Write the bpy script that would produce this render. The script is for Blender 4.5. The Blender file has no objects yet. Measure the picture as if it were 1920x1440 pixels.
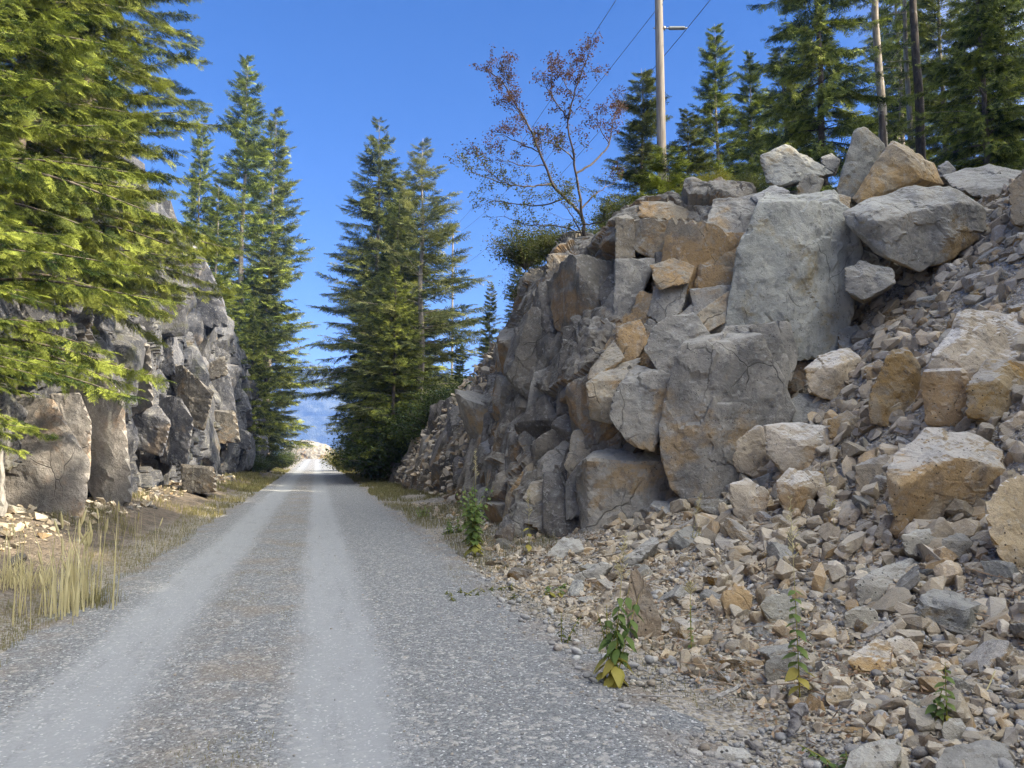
import bpy, bmesh, math, random
import numpy as np
from mathutils import Vector, Matrix

R = math.radians
# ------------------------------------------------------------------ camera
F = 1443.0; CH = 1.6; YAW = R(14.2); PITCH = math.atan(130/1443)
scene = bpy.context.scene
cam_d = bpy.data.cameras.new('camera'); cam = bpy.data.objects.new('camera', cam_d)
scene.collection.objects.link(cam); scene.camera = cam
cam_d.sensor_width = 36.0; cam_d.lens = 36.0*F/1920; cam_d.clip_start = 0.05; cam_d.clip_end = 20000
cam.location = (0, 0, CH); cam.rotation_euler = (math.pi/2+PITCH, 0, -YAW)
# ------------------------------------------------------------------ light
SUN_AZ = (0.83, -0.56); SUN_EL = R(33); SKY_FILL = 40.0
world = bpy.data.worlds.new('World'); scene.world = world; world.use_nodes = True
wn = world.node_tree.nodes; wl = world.node_tree.links
bg = wn['Background']; sky = wn.new('ShaderNodeTexSky'); sky.sky_type = 'NISHITA'
sky.sun_disc = False; sky.sun_elevation = SUN_EL; sky.sun_rotation = math.atan2(SUN_AZ[0], SUN_AZ[1])
sky.air_density = 1.0; sky.dust_density = 0.8; sky.ozone_density = 2.2; sky.altitude = 900
hsw = wn.new('ShaderNodeHueSaturation'); hsw.inputs['Saturation'].default_value = 1.45; wl.new(sky.outputs[0], hsw.inputs['Color'])
tnt = wn.new('ShaderNodeMix'); tnt.data_type = 'RGBA'; tnt.blend_type = 'MULTIPLY'; tnt.inputs[0].default_value = 1.0; wl.new(hsw.outputs[0], tnt.inputs[6]); tnt.inputs[7].default_value = (.82, .78, 1.10, 1)
# added bright fill in the unseen sky round the sun, lifts the shade
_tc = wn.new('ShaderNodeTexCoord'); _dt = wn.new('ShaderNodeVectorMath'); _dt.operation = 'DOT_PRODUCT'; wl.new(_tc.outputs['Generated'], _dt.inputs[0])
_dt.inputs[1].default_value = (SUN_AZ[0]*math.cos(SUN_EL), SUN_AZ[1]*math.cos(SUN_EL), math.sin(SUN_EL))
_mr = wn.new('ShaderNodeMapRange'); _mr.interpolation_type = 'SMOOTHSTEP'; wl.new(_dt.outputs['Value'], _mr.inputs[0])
_mr.inputs[1].default_value = .28; _mr.inputs[2].default_value = 1.0; _mr.inputs[4].default_value = SKY_FILL
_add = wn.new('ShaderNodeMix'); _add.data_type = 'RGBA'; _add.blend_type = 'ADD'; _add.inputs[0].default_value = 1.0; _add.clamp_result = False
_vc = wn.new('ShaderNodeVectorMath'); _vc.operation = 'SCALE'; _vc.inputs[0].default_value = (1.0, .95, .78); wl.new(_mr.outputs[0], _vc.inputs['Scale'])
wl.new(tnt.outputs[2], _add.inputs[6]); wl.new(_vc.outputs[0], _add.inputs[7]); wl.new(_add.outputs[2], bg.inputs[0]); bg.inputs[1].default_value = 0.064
sun_d = bpy.data.lights.new('sun', 'SUN'); sun_d.energy = 5.0; sun_d.angle = R(0.5); sun_d.color = (1.0, 0.87, 0.66)
sun = bpy.data.objects.new('sun', sun_d); scene.collection.objects.link(sun)
_sv = Vector((SUN_AZ[0]*math.cos(SUN_EL), SUN_AZ[1]*math.cos(SUN_EL), math.sin(SUN_EL)))
sun.rotation_euler = _sv.to_track_quat('Z', 'Y').to_euler()
scene.view_settings.view_transform = 'Standard'; scene.view_settings.look = 'None'
scene.view_settings.gamma = 1.0; scene.view_settings.exposure = 1.42
scene.cycles.max_bounces = 7; scene.cycles.diffuse_bounces = 2; scene.cycles.glossy_bounces = 2
scene.cycles.transmission_bounces = 3; scene.cycles.transparent_max_bounces = 6; scene.cycles.volume_bounces = 0
scene.cycles.use_adaptive_sampling = True; scene.cycles.adaptive_threshold = 0.02
scene.cycles.use_denoising = True; scene.cycles.denoising_prefilter = 'NONE'
# ------------------------------------------------------------------ pixel -> point at forward depth d
_ca, _sa, _cp, _sp = math.cos(YAW), math.sin(YAW), math.cos(PITCH), math.sin(PITCH)
def P(u, v, d):
    x = (u-960)/F*d; y = (720-v)/F*d
    f = d*_cp - y*_sp; z = d*_sp + y*_cp
    return np.array([x*_ca + f*_sa, -x*_sa + f*_ca, CH+z])
# ------------------------------------------------------------------ noise (numpy)
def _h(i, j, k, s):
    i = i.astype(np.int64).astype(np.uint32); j = j.astype(np.int64).astype(np.uint32); k = k.astype(np.int64).astype(np.uint32)
    n = i*np.uint32(73856093) ^ j*np.uint32(19349663) ^ k*np.uint32(83492791) ^ np.uint32(s*2654435 & 0xffffffff)
    n = (n ^ (n >> np.uint32(13)))*np.uint32(1274126177); n = (n ^ (n >> np.uint32(16)))*np.uint32(2246822519)
    n = n ^ (n >> np.uint32(15))
    return n.astype(np.float64)/4294967295.0
def vnoise(p, seed=0):
    q = np.floor(p); f = p-q; f = f*f*(3-2*f); i, j, k = q[:, 0], q[:, 1], q[:, 2]
    o = 0
    for a in (0, 1):
        for b in (0, 1):
            for c in (0, 1):
                w = (f[:, 0] if a else 1-f[:, 0])*(f[:, 1] if b else 1-f[:, 1])*(f[:, 2] if c else 1-f[:, 2])
                o = o + w*_h(i+a, j+b, k+c, seed)
    return o*2-1
def fbm(p, oct=4, seed=0, gain=0.5):
    o = 0; a = 1; t = 0
    for k in range(oct):
        o = o+a*vnoise(p*2.03**k, seed+k*17); t += a; a *= gain
    return o/t
def facet(p, seed=0, tilt=0.6, off=0.5, crack=0.0):
    """voronoi cells, each a plane of its own: returns a displacement in cell units"""
    q = np.floor(p); best = np.full(len(p), 9e9); sec = np.full(len(p), 9e9); res = np.zeros(len(p))
    for a in (-1, 0, 1):
        for b in (-1, 0, 1):
            for c in (-1, 0, 1):
                i, j, k = q[:, 0]+a, q[:, 1]+b, q[:, 2]+c
                cx = i+_h(i, j, k, seed); cy = j+_h(i, j, k, seed+1); cz = k+_h(i, j, k, seed+2)
                dx, dy, dz = p[:, 0]-cx, p[:, 1]-cy, p[:, 2]-cz
                d = dx*dx+dy*dy+dz*dz
                val = (_h(i, j, k, seed+3)-.5)*2*off + tilt*((_h(i, j, k, seed+4)-.5)*2*dx+(_h(i, j, k, seed+5)-.5)*2*dy+(_h(i, j, k, seed+6)-.5)*2*dz)
                m = d < best
                sec = np.where(m, best, np.minimum(sec, d)); res = np.where(m, val, res); best = np.where(m, d, best)
    if crack:
        e = np.sqrt(sec)-np.sqrt(best)
        res = res-crack*np.clip(1-e/0.09, 0, 1)
    return res
# ------------------------------------------------------------------ objects
col = scene.collection
def mesh_np(name, V, Fc, mat=None, smooth=True):
    V = np.ascontiguousarray(V, dtype=np.float32); Fc = np.ascontiguousarray(Fc, dtype=np.int32)
    k = Fc.shape[1]; me = bpy.data.meshes.new(name)
    me.vertices.add(len(V)); me.vertices.foreach_set('co', V.ravel())
    me.loops.add(Fc.size); me.loops.foreach_set('vertex_index', Fc.ravel())
    me.polygons.add(len(Fc)); me.polygons.foreach_set('loop_start', np.arange(0, Fc.size, k, dtype=np.int32))
    me.polygons.foreach_set('loop_total', np.full(len(Fc), k, dtype=np.int32))
    me.polygons.foreach_set('use_smooth', np.full(len(Fc), smooth))
    me.update(calc_edges=True)
    if mat: me.materials.append(mat)
    return me
def link(name, me, parent=None, loc=None, **props):
    o = bpy.data.objects.new(name, me); col.objects.link(o)
    if parent: o.parent = parent
    if loc is not None: o.location = loc
    for k, v in props.items(): o[k] = v
    return o
def thing(name, label, cat, loc=(0, 0, 0), group=None, me=None):
    o = bpy.data.objects.new(name, me); col.objects.link(o); o.location = loc
    o['label'] = label; o['category'] = cat
    if group: o['group'] = group
    return o
_ico = {}
def ico(n):
    if n not in _ico:
        bm = bmesh.new(); bmesh.ops.create_icosphere(bm, subdivisions=n, radius=1.0)
        _ico[n] = (np.array([v.co[:] for v in bm.verts]), np.array([[v.index for v in f.verts] for f in bm.faces])); bm.free()
    return _ico[n]
def grid_faces(nu, nv):
    i = np.arange(nu*nv).reshape(nu, nv)
    return np.stack([i[:-1, :-1].ravel(), i[1:, :-1].ravel(), i[1:, 1:].ravel(), i[:-1, 1:].ravel()], 1)
class MB:
    """collects tubes and triangles"""
    def __init__(s): s.V = []; s.T = []; s.n = 0
    def add(s, V, T): s.V.append(V); s.T.append(np.asarray(T)+s.n); s.n += len(V)
    def tube(s, pts, rad, k=6, cap=True):
        pts = np.asarray(pts, float); n = len(pts); rad = np.broadcast_to(rad, (n,))
        tg = np.gradient(pts, axis=0); tg /= np.linalg.norm(tg, axis=1)[:, None]+1e-9
        up = np.array([0.0, 0, 1]) if abs(tg[0, 2]) < .9 else np.array([1.0, 0, 0])
        a = np.cross(tg, up); a /= np.linalg.norm(a, axis=1)[:, None]+1e-9; b = np.cross(tg, a)
        th = np.arange(k)*2*math.pi/k
        V = pts[:, None]+rad[:, None, None]*(np.cos(th)[None, :, None]*a[:, None]+np.sin(th)[None, :, None]*b[:, None])
        V = V.reshape(-1, 3); i = np.arange(n*k).reshape(n, k); j = np.roll(i, -1, 1)
        q = np.stack([i[:-1].ravel(), i[1:].ravel(), j[1:].ravel(), j[:-1].ravel()], 1)
        T = np.concatenate([q[:, [0, 1, 2]], q[:, [0, 2, 3]]])
        if cap:
            V = np.concatenate([V, pts[[0, -1]]]); c0, c1 = n*k, n*k+1
            T = np.concatenate([T, np.stack([i[0], j[0], np.full(k, c0)], 1), np.stack([j[-1], i[-1], np.full(k, c1)], 1)])
        s.add(V, T)
    def build(s, name, mat, smooth=True, org=None):
        V = np.concatenate(s.V)
        if org is not None: V = V-np.asarray(org)
        return mesh_np(name, V, np.concatenate(s.T), mat, smooth)
# ------------------------------------------------------------------ materials
def new_mat(name):
    m = bpy.data.materials.new(name); m.use_nodes = True; nt = m.node_tree
    return m, nt.nodes, nt.links, nt.nodes['Principled BSDF']
class N:
    """tiny node helper"""
    def __init__(s, nodes, links): s.n = nodes; s.l = links
    def node(s, t, **kw):
        x = s.n.new(t)
        for k, v in kw.items(): setattr(x, k, v)
        return x
    def put(s, sock, v):
        if hasattr(v, 'is_linked') or isinstance(v, bpy.types.NodeSocket): s.l.new(v, sock)
        else: sock.default_value = v
    def noise(s, vec, scale, detail=4, rough=.55, dist=0.0):
        x = s.node('ShaderNodeTexNoise'); s.put(x.inputs['Vector'], vec); x.inputs['Scale'].default_value = scale
        x.inputs['Detail'].default_value = detail; x.inputs['Roughness'].default_value = rough; x.inputs['Distortion'].default_value = dist
        return x.outputs['Fac']
    def voro(s, vec, scale, feature='F1', rnd=1.0):
        x = s.node('ShaderNodeTexVoronoi', feature=feature); s.put(x.inputs['Vector'], vec); x.inputs['Scale'].default_value = scale
        x.inputs['Randomness'].default_value = rnd
        return x
    def ramp(s, fac, a, b, lo=0.0, hi=1.0):
        x = s.node('ShaderNodeMapRange'); s.put(x.inputs[0], fac); x.inputs[1].default_value = a; x.inputs[2].default_value = b
        x.inputs[3].default_value = lo; x.inputs[4].default_value = hi; x.interpolation_type = 'SMOOTHSTEP'
        return x.outputs[0]
    def mix(s, f, a, b):
        x = s.node('ShaderNodeMix', data_type='RGBA'); s.put(x.inputs[0], f)
        s.put(x.inputs[6], (*a, 1) if isinstance(a, tuple) and len(a) == 3 else a)
        s.put(x.inputs[7], (*b, 1) if isinstance(b, tuple) and len(b) == 3 else b)
        return x.outputs[2]
    def math(s, op, a, b=0.0):
        x = s.node('ShaderNodeMath', operation=op); s.put(x.inputs[0], a); s.put(x.inputs[1], b); return x.outputs[0]
    def vscale(s, vec, v):
        x = s.node('ShaderNodeVectorMath', operation='MULTIPLY'); s.put(x.inputs[0], vec); x.inputs[1].default_value = v; return x.outputs[0]
    def bump(s, h, strength, dist, nrm=None):
        x = s.node('ShaderNodeBump'); s.put(x.inputs['Height'], h); x.inputs['Strength'].default_value = strength
        x.inputs['Distance'].default_value = dist
        if nrm is not None: s.l.new(nrm, x.inputs['Normal'])
        return x.outputs[0]
def objvec(n, jitter=True):
    tc = n.node('ShaderNodeTexCoord')
    if not jitter: return tc.outputs['Object'], tc
    oi = n.node('ShaderNodeObjectInfo'); c = n.node('ShaderNodeVectorMath', operation='SCALE')
    c.inputs[0].default_value = (37, 91, 53); n.l.new(oi.outputs['Random'], c.inputs['Scale'])
    a = n.node('ShaderNodeVectorMath', operation='ADD'); n.l.new(tc.outputs['Object'], a.inputs[0]); n.l.new(c.outputs[0], a.inputs[1])
    return a.outputs[0], oi
def rock_mat(name, g1, g2, oc, ochre=.5, top=(.36, .36, .37), topamt=.5, pits=1.0, scale=1.0, jitter=True, lichen=.4, dark=.35, moss=0.0):
    m, nn, ll, bs = new_mat(name); n = N(nn, ll); v, oi = objvec(n, jitter)
    geo = n.node('ShaderNodeNewGeometry')
    if not jitter: v = geo.outputs['Position']; sx = n.node('ShaderNodeSeparateXYZ'); ll.new(geo.outputs['True Normal'], sx.inputs[0])
    sn = n.node('ShaderNodeSeparateXYZ'); ll.new(geo.outputs['Normal'], sn.inputs[0])
    c = n.mix(n.ramp(n.noise(v, 1.3*scale, 5, .6), .35, .65), g1, g2)
    # iron-stained fracture faces: patchy, more on sides that look down or sideways
    om = n.noise(v, .8*scale, 6, .62, .4)
    om = n.math('ADD', om, n.math('MULTIPLY', sn.outputs['Z'], -.10))
    c = n.mix(n.ramp(om, .62-.24*ochre, .74-.24*ochre), c, oc)
    c = n.mix(n.math('MULTIPLY', n.ramp(n.noise(v, 2.6*scale, 4, .6, .8), .58, .75), .45*ochre), c, tuple(x*.62 for x in oc))
    # vertical water streaks
    st = n.noise(n.vscale(v, (3.2*scale, 3.2*scale, .25*scale)), 1.0, 4, .6)
    c = n.mix(n.math('MULTIPLY', n.ramp(st, .56, .72), dark), c, (.07, .07, .075))
    c = n.mix(n.math('MULTIPLY', n.ramp(n.noise(n.vscale(v, (2.1*scale, 2.1*scale, .3*scale)), 1.3, 3), .58, .72), .35), c, (.42, .42, .38))
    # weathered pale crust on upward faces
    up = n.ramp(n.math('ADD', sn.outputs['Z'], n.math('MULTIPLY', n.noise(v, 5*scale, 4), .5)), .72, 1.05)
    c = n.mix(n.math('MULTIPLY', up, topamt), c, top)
    # lichen specks and pale mineral grains
    c = n.mix(n.math('MULTIPLY', n.ramp(n.noise(v, 9*scale, 6, .75), .54, .66), lichen), c, (.44, .44, .41))
    c = n.mix(n.math('MULTIPLY', n.ramp(n.noise(v, 4.3*scale, 5, .7), .52, .62), .35), c, (.10, .10, .105))
    c = n.mix(n.math('MULTIPLY', n.ramp(n.noise(v, 26, 3, .7), .58, .72), .35), c, (.06, .055, .05))
    w = n.voro(v, 60, 'F1'); c = n.mix(n.math('MULTIPLY', n.ramp(w.outputs['Distance'], .18, .10), .5), c, (.62, .62, .6))
    # vesicles
    pv = n.voro(v, 17*scale, 'F1'); pm = n.ramp(pv.outputs['Distance'], .17, .10)
    pm = n.math('MULTIPLY', pm, n.ramp(n.noise(v, 1.9*scale, 2), .40, .54)); pm = n.math('MULTIPLY', pm, pits)
    c = n.mix(n.math('MULTIPLY', pm, .85), c, (.035, .032, .03))
    if moss: c = n.mix(n.math('MULTIPLY', n.ramp(n.noise(v, 1.6, 5, .6), .56, .66), moss), c, (.09, .095, .025))
    wv = n.node('ShaderNodeVectorMath', operation='ADD'); n.put(wv.inputs[0], v)
    nv = n.node('ShaderNodeTexNoise'); n.put(nv.inputs['Vector'], v); nv.inputs['Scale'].default_value = 2.0*scale
    sc_ = n.node('ShaderNodeVectorMath', operation='SCALE'); ll.new(nv.outputs['Color'], sc_.inputs[0]); sc_.inputs['Scale'].default_value = .35
    ll.new(sc_.outputs[0], wv.inputs[1])
    cr = n.voro(n.vscale(wv.outputs[0], (1, 1, .5)), 1.1*scale, 'DISTANCE_TO_EDGE')
    crm = n.math('MULTIPLY', n.ramp(cr.outputs['Distance'], .009, .001), n.ramp(n.noise(v, .9*scale, 3), .50, .60))
    c = n.mix(n.math('MULTIPLY', crm, .0 if jitter else .55), c, (.04, .037, .033))
    hsv = n.node('ShaderNodeHueSaturation'); n.put(hsv.inputs['Color'], c)
    if jitter:
        n.put(hsv.inputs['Value'], n.math('ADD', n.math('MULTIPLY', oi.outputs['Random'], .45), .78))
        n.put(hsv.inputs['Saturation'], n.math('ADD', n.math('MULTIPLY', n.math('FRACT', n.math('MULTIPLY', oi.outputs['Random'], 17.3)), .7), .65))
    ll.new(hsv.outputs[0], bs.inputs['Base Color']); bs.inputs['Roughness'].default_value = .93
    bs.inputs['Specular IOR Level'].default_value = .25
    # relief: layered hackly texture, grain, pits and hairline cracks
    h = n.noise(v, 5*scale, 8, .68, .3)
    h2 = n.noise(n.vscale(v, (1, 1, 1.35)), 3.2*scale, 7, .7, .6)
    hh = n.math('ADD', n.math('MULTIPLY', h, .6), n.math('MULTIPLY', h2, .5))
    hh = n.math('SUBTRACT', hh, n.math('MULTIPLY', pm, .35))
    hh = n.math('SUBTRACT', hh, n.math('MULTIPLY', crm, .25))
    b1 = n.bump(hh, .85, .09)
    b2 = n.bump(n.noise(v, 75, 4, .7), .5, .012, b1)
    ll.new(b2, bs.inputs['Normal'])
    return m
M = {}
M['cliff'] = rock_mat('cliff_rock', (.13, .12, .102), (.25, .225, .185), (.28, .19, .105), .48, jitter=False, dark=.5, top=(.30, .29, .27))
M['cliff_left'] = rock_mat('grey_cliff_rock', (.055, .059, .072), (.12, .122, .135), (.16, .135, .11), .2, jitter=False, dark=.5, top=(.16, .155, .14), moss=.35)  # dark bluish base carries the shade of the left wall
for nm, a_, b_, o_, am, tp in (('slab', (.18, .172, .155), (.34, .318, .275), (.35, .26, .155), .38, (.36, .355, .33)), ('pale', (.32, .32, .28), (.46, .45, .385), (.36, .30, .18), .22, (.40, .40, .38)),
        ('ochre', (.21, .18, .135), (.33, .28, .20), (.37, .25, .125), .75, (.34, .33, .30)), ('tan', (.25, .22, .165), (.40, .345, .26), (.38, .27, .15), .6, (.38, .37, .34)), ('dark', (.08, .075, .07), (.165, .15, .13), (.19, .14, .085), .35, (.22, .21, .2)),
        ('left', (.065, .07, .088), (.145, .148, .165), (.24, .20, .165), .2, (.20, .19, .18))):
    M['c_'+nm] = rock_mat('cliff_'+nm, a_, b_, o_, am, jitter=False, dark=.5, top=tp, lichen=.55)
M['slab'] = rock_mat('grey_slab_rock', (.22, .21, .185), (.36, .34, .295), (.32, .245, .15), .36, top=(.40, .40, .38), topamt=.6, lichen=.6)
M['pale'] = rock_mat('pale_slab_rock', (.29, .29, .265), (.41, .40, .35), (.37, .29, .17), .32, top=(.42, .42, .41), lichen=.55, dark=.4)
M['ochre'] = rock_mat('ochre_rock', (.30, .245, .17), (.42, .345, .235), (.38, .265, .135), .8, top=(.42, .405, .38), topamt=.8)
M['tan'] = rock_mat('tan_rock', (.37, .31, .225), (.49, .42, .32), (.43, .30, .16), .6, top=(.54, .52, .49), topamt=.85)
M['dark'] = rock_mat('dark_rock', (.095, .09, .088), (.175, .16, .145), (.19, .13, .07), .45, top=(.22, .21, .2), dark=.5)
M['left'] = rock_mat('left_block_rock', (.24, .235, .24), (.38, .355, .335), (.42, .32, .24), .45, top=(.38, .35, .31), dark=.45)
M['c_leftlit'] = rock_mat('cliff_left_pale', (.20, .195, .195), (.34, .315, .295), (.38, .29, .22), .4, jitter=False, dark=.4, top=(.30, .28, .25), lichen=.5)  # lighter copy of the left rock; sun on the near slabs put into colour
# ================================================================== terrain
def smooth(x, a, b):
    t = np.clip((x-a)/(b-a), 0, 1); return t*t*(3-2*t)
def zg(x, y, rough=True):
    x = np.atleast_1d(np.asarray(x, float)); y = np.atleast_1d(np.asarray(y, float)); x, y = np.broadcast_arrays(x, y)
    # right bank: talus fan near the camera
    T = np.interp(x, [1.9, 2.6, 3, 4, 5, 6, 7, 8, 9, 10, 11, 12.5, 15, 20, 60, 300, 6000], [0, -.05, .0, .16, .42, .84, 1.65, 2.5, 3.4, 4.3, 5.2, 6.4, 7.6, 8.3, 12, 30, 30])
    # right bank: ledge behind the rock face
    xb = np.interp(y, [9, 10.5, 12.3, 15, 20, 30, 45, 60, 100, 130, 6000], [7, 6, 4.6, 3.9, 4.2, 4.9, 5.6, 5.6, 5.6, 30, 30])
    H = np.interp(y, [10, 12, 18, 26, 34, 42, 50, 70, 110, 140, 6000], [5.4, 5.6, 5.7, 5.6, 4.6, 3.8, 2.8, 1.5, 1.0, .2, 0])
    xr = x-xb
    st = smooth(y, 20, 30)
    k2 = 2.2+1.2*st; k3 = 3.4+1.6*st
    C1 = np.where(xr < -.6*st, .02+.13*smooth(xr, -1.8, 0), .10+(H-.10)*np.clip((xr-.5+1.1*st)/(k3*(1-st)+3.4*st), 0, 1)**(1.3-.3*st))
    C1 = C1+np.interp(xr-k3, [0, 4, 20, 60, 300], [0, .8, 2.2, 5, 15])*np.clip(H/5.5, .15, 1)
    yl = 10.6+.52*np.clip(x-6, 0, 5)
    w = smooth(y-yl, .4, 4.5)
    zr = T*(1-w)+C1*w
    # left bank
    xl = np.interp(y, [-20, 8, 14, 22, 30, 45, 60, 80, 120, 6000], [-6.5, -5.6, -5.5, -5.1, -5.0, -5.0, -4.7, -5.0, -6, -40])
    zb = np.interp(y, [0, 8, 14, 22, 30, 45, 60, 100, 6000], [.4, .5, .6, .5, .5, .4, .3, .2, 0])
    Hl = np.interp(y, [0, 10, 22, 28, 36, 48, 58, 70, 110, 150, 6000], [7, 7, 7.5, 8.5, 9, 8, 4.5, 1.8, 1.0, .2, 0])
    q = xl-x
    zl = zb*smooth(x*-1, 2.5, -xl-.1)+(Hl-zb)*np.clip((q-.6)/1.9, 0, 1)
    zl = zl+np.interp(q-2.6, [0, 4, 20, 60, 300], [0, .8, 3, 8, 30])*np.clip(Hl/7, .1, 1)
    z = np.where(x > 0, zr, zl)*np.where((x > -2.4) & (x < 2.0), 0, 1)
    far = smooth(np.hypot(x, y), 150, 200); z = z*(1-far)
    # road crowning and wheel ruts
    rd = (x > -2.6) & (x < 2.2)
    z = z-rd*(.018*np.exp(-((x+1.45)/.32)**2)+.018*np.exp(-((x-.17)/.32)**2))
    # the road drops away past the trees; the valley falls beyond
    yy = np.maximum(y-190, 0); z = z+.35*smooth(y, 60, 170)*(1-smooth(y, 190, 240))-yy**1.25*.03*np.clip(1-yy/4000, 0, 1)
    z = np.where(y > 300, np.minimum(z, -8), z)
    if rough:
        p = np.stack([x, y, np.zeros_like(x)], -1).reshape(-1, 3)
        off = np.clip(np.maximum(x-2.1, -2.6-x)/1.2, 0, 1).reshape(-1)
        near = np.clip(1-np.hypot(x, y)/150, 0, 1).reshape(-1)
        n = (.16*fbm(p*.9, 3, 5)+.05*fbm(p*4.5, 3, 9))*off*np.clip((p[:, 0]-2)/3, .3, 1.4)
        fa = facet(p*np.array([2.4, 2.4, 1]), 31, .5, .4)*.10*off*(p[:, 0] > 2.4)*smooth(p[:, 0], 3, 5)*near
        z = z+(n+fa+.006*fbm(p*1.7, 3, 3)).reshape(z.shape)
    return z
def axis(lo, hi, flo, fhi, step, grow=1.09, mx=400):
    a = list(np.arange(flo, fhi, step)); s = step
    while a[-1] < hi: s = min(s*grow, mx); a.append(a[-1]+s)
    b = [flo]; s = step
    while b[-1] > lo: s = min(s*grow, mx); b.append(b[-1]-s)
    return np.array(b[::-1][:-1]+a)
XS = axis(-5000, 5000, -6.4, 13, .035, 1.07); YS = axis(-400, 6000, 2.2, 18, .04, 1.018)
gx, gy = np.meshgrid(XS, YS, indexing='ij')
gz = zg(gx, gy)
# keep the ground sheet just under the road sheet
m, nn, ll, bs = new_mat('stony_ground'); n = N(nn, ll); v, _ = objvec(n, False)
c = n.mix(n.ramp(n.noise(v, .55, 6, .6), .38, .62), (.20, .165, .115), (.33, .29, .225))
c = n.mix(n.ramp(n.noise(v, 3.5, 5, .65), .48, .68), c, (.23, .19, .11))
cell = n.voro(v, 38); cs = n.node('ShaderNodeSeparateColor'); ll.new(cell.outputs['Color'], cs.inputs[0])
c = n.mix(n.ramp(cs.outputs[0], .1, .9, 0, .65), c, (.46, .45, .44)); c = n.mix(n.math('MULTIPLY', n.ramp(cs.outputs[1], .7, .95), .6), c, (.08, .075, .07))
cell2 = n.voro(v, 14); cs2 = n.node('ShaderNodeSeparateColor'); ll.new(cell2.outputs['Color'], cs2.inputs[0])
c = n.mix(n.ramp(cs2.outputs[0], .5, .95, 0, .45), c, (.42, .40, .37))
# needle litter and soil on the left bank, forest floor far from the road
sp = n.node('ShaderNodeSeparateXYZ'); ll.new(v, sp.inputs[0])
lb = n.ramp(n.math('ADD', sp.outputs['X'], n.math('MULTIPLY', n.noise(v, 1.3, 4), .9)), -2.1, -3.0); c = n.mix(n.math('MULTIPLY', lb, .85), c, n.mix(n.ramp(n.noise(v, 4, 6, .7), .35, .65), (.07, .058, .045), (.19, .15, .115)))
ff = n.ramp(n.math('ADD', sp.outputs['Z'], n.math('MULTIPLY', n.noise(v, .6, 4), 2.0)), 6.6, 8.2)
ff2 = n.ramp(n.math('ABSOLUTE', sp.outputs['X']), 14, 22); ff = n.math('MAXIMUM', ff, ff2); ff = n.math('MAXIMUM', ff, n.ramp(sp.outputs['Y'], 150, 260))
c = n.mix(ff, c, n.mix(n.noise(v, 2.5, 5), (.035, .045, .015), (.11, .085, .045)))
ll.new(c, bs.inputs['Base Color']); bs.inputs['Roughness'].default_value = .95; bs.inputs['Specular IOR Level'].default_value = .2
h = n.math('SUBTRACT', 0.0, n.math('MULTIPLY', cell.outputs['Distance'], .8)); h2 = n.math('SUBTRACT', 0.0, cell2.outputs['Distance'])
b1 = n.bump(h2, .9, .05); b2 = n.bump(h, .9, .022, b1); b3 = n.bump(n.noise(v, 90, 4, .7), .5, .008, b2)
ll.new(b3, bs.inputs['Normal']); M['ground'] = m
link('ground', mesh_np('ground', np.stack([gx.ravel(), gy.ravel(), gz.ravel()-.004], 1), grid_faces(len(XS), len(YS)), M['ground']), kind='structure')
# ---- road sheet with a ragged edge
ry = axis(-60, 196, 2.0, 20, .05, 1.02, 1.0); rt = np.linspace(0, 1, 90)
pl = np.stack([ry, ry*0, ry*0], 1)
le = -2.42+.16*fbm(pl*.8, 4, 71)+.05*vnoise(pl*6, 4); re = 2.15+.22*fbm(pl*.6, 4, 72)+.06*vnoise(pl*6, 5)
rx = le[:, None]*(1-rt)+re[:, None]*rt; ryy = np.repeat(ry[:, None], len(rt), 1)
rz = zg(rx, ryy)+.004
p3 = np.stack([rx.ravel(), ryy.ravel(), 0*rx.ravel()], 1)
m, nn, ll, bs = new_mat('road_gravel'); n = N(nn, ll); v, _ = objvec(n, False)
sp = n.node('ShaderNodeSeparateXYZ'); ll.new(v, sp.inputs[0])
wob = n.math('MULTIPLY', n.math('SUBTRACT', n.noise(n.vscale(v, (1, .35, 1)), .9, 3), .5), .30)
xx = n.math('ADD', sp.outputs['X'], wob)
def bandm(cx, w0, w1):
    return n.ramp(n.math('ABSOLUTE', n.math('SUBTRACT', xx, cx)), w0, w1, 1, 0)
trk = n.math('MAXIMUM', bandm(-1.42, .16, .52), bandm(.20, .16, .50))
trk = n.math('MULTIPLY', trk, n.ramp(n.noise(n.vscale(v, (3, .5, 1)), 1.6, 5, .65), .25, .55, .45, 1))
fine = n.math('MULTIPLY', n.ramp(n.noise(n.vscale(v, (9, .6, 1)), 1.2, 4), .3, .7), .3)
cell = n.voro(v, 76); cs = n.node('ShaderNodeSeparateColor'); ll.new(cell.outputs['Color'], cs.inputs[0])
big = n.voro(v, 27); cb = n.node('ShaderNodeSeparateColor'); ll.new(big.outputs['Color'], cb.inputs[0])
base = n.mix(n.ramp(cs.outputs[0], .05, .95), (.15, .16, .168), (.285, .295, .303))
base = n.mix(n.ramp(cs.outputs[1], .93, .98), base, (.58, .59, .60))
base = n.mix(n.math('MULTIPLY', n.ramp(cs.outputs[2], .80, .95), .55), base, (.10, .10, .105))
base = n.mix(n.math('MULTIPLY', n.ramp(cb.outputs[0], .82, .92), .5), base, (.52, .50, .47))
brown = n.math('MULTIPLY', bandm(-.55, .2, .75), n.ramp(n.noise(v, 1.1, 5, .7), .42, .66))
base = n.mix(n.math('MULTIPLY', brown, .34), base, (.27, .20, .12))
edge = n.math('MULTIPLY', n.ramp(n.math('ABSOLUTE', n.math('ADD', xx, .12)), 1.75, 2.4), n.ramp(n.noise(v, 1.9, 4), .4, .62))
base = n.mix(n.math('MULTIPLY', edge, .55), base, (.24, .18, .12))
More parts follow.
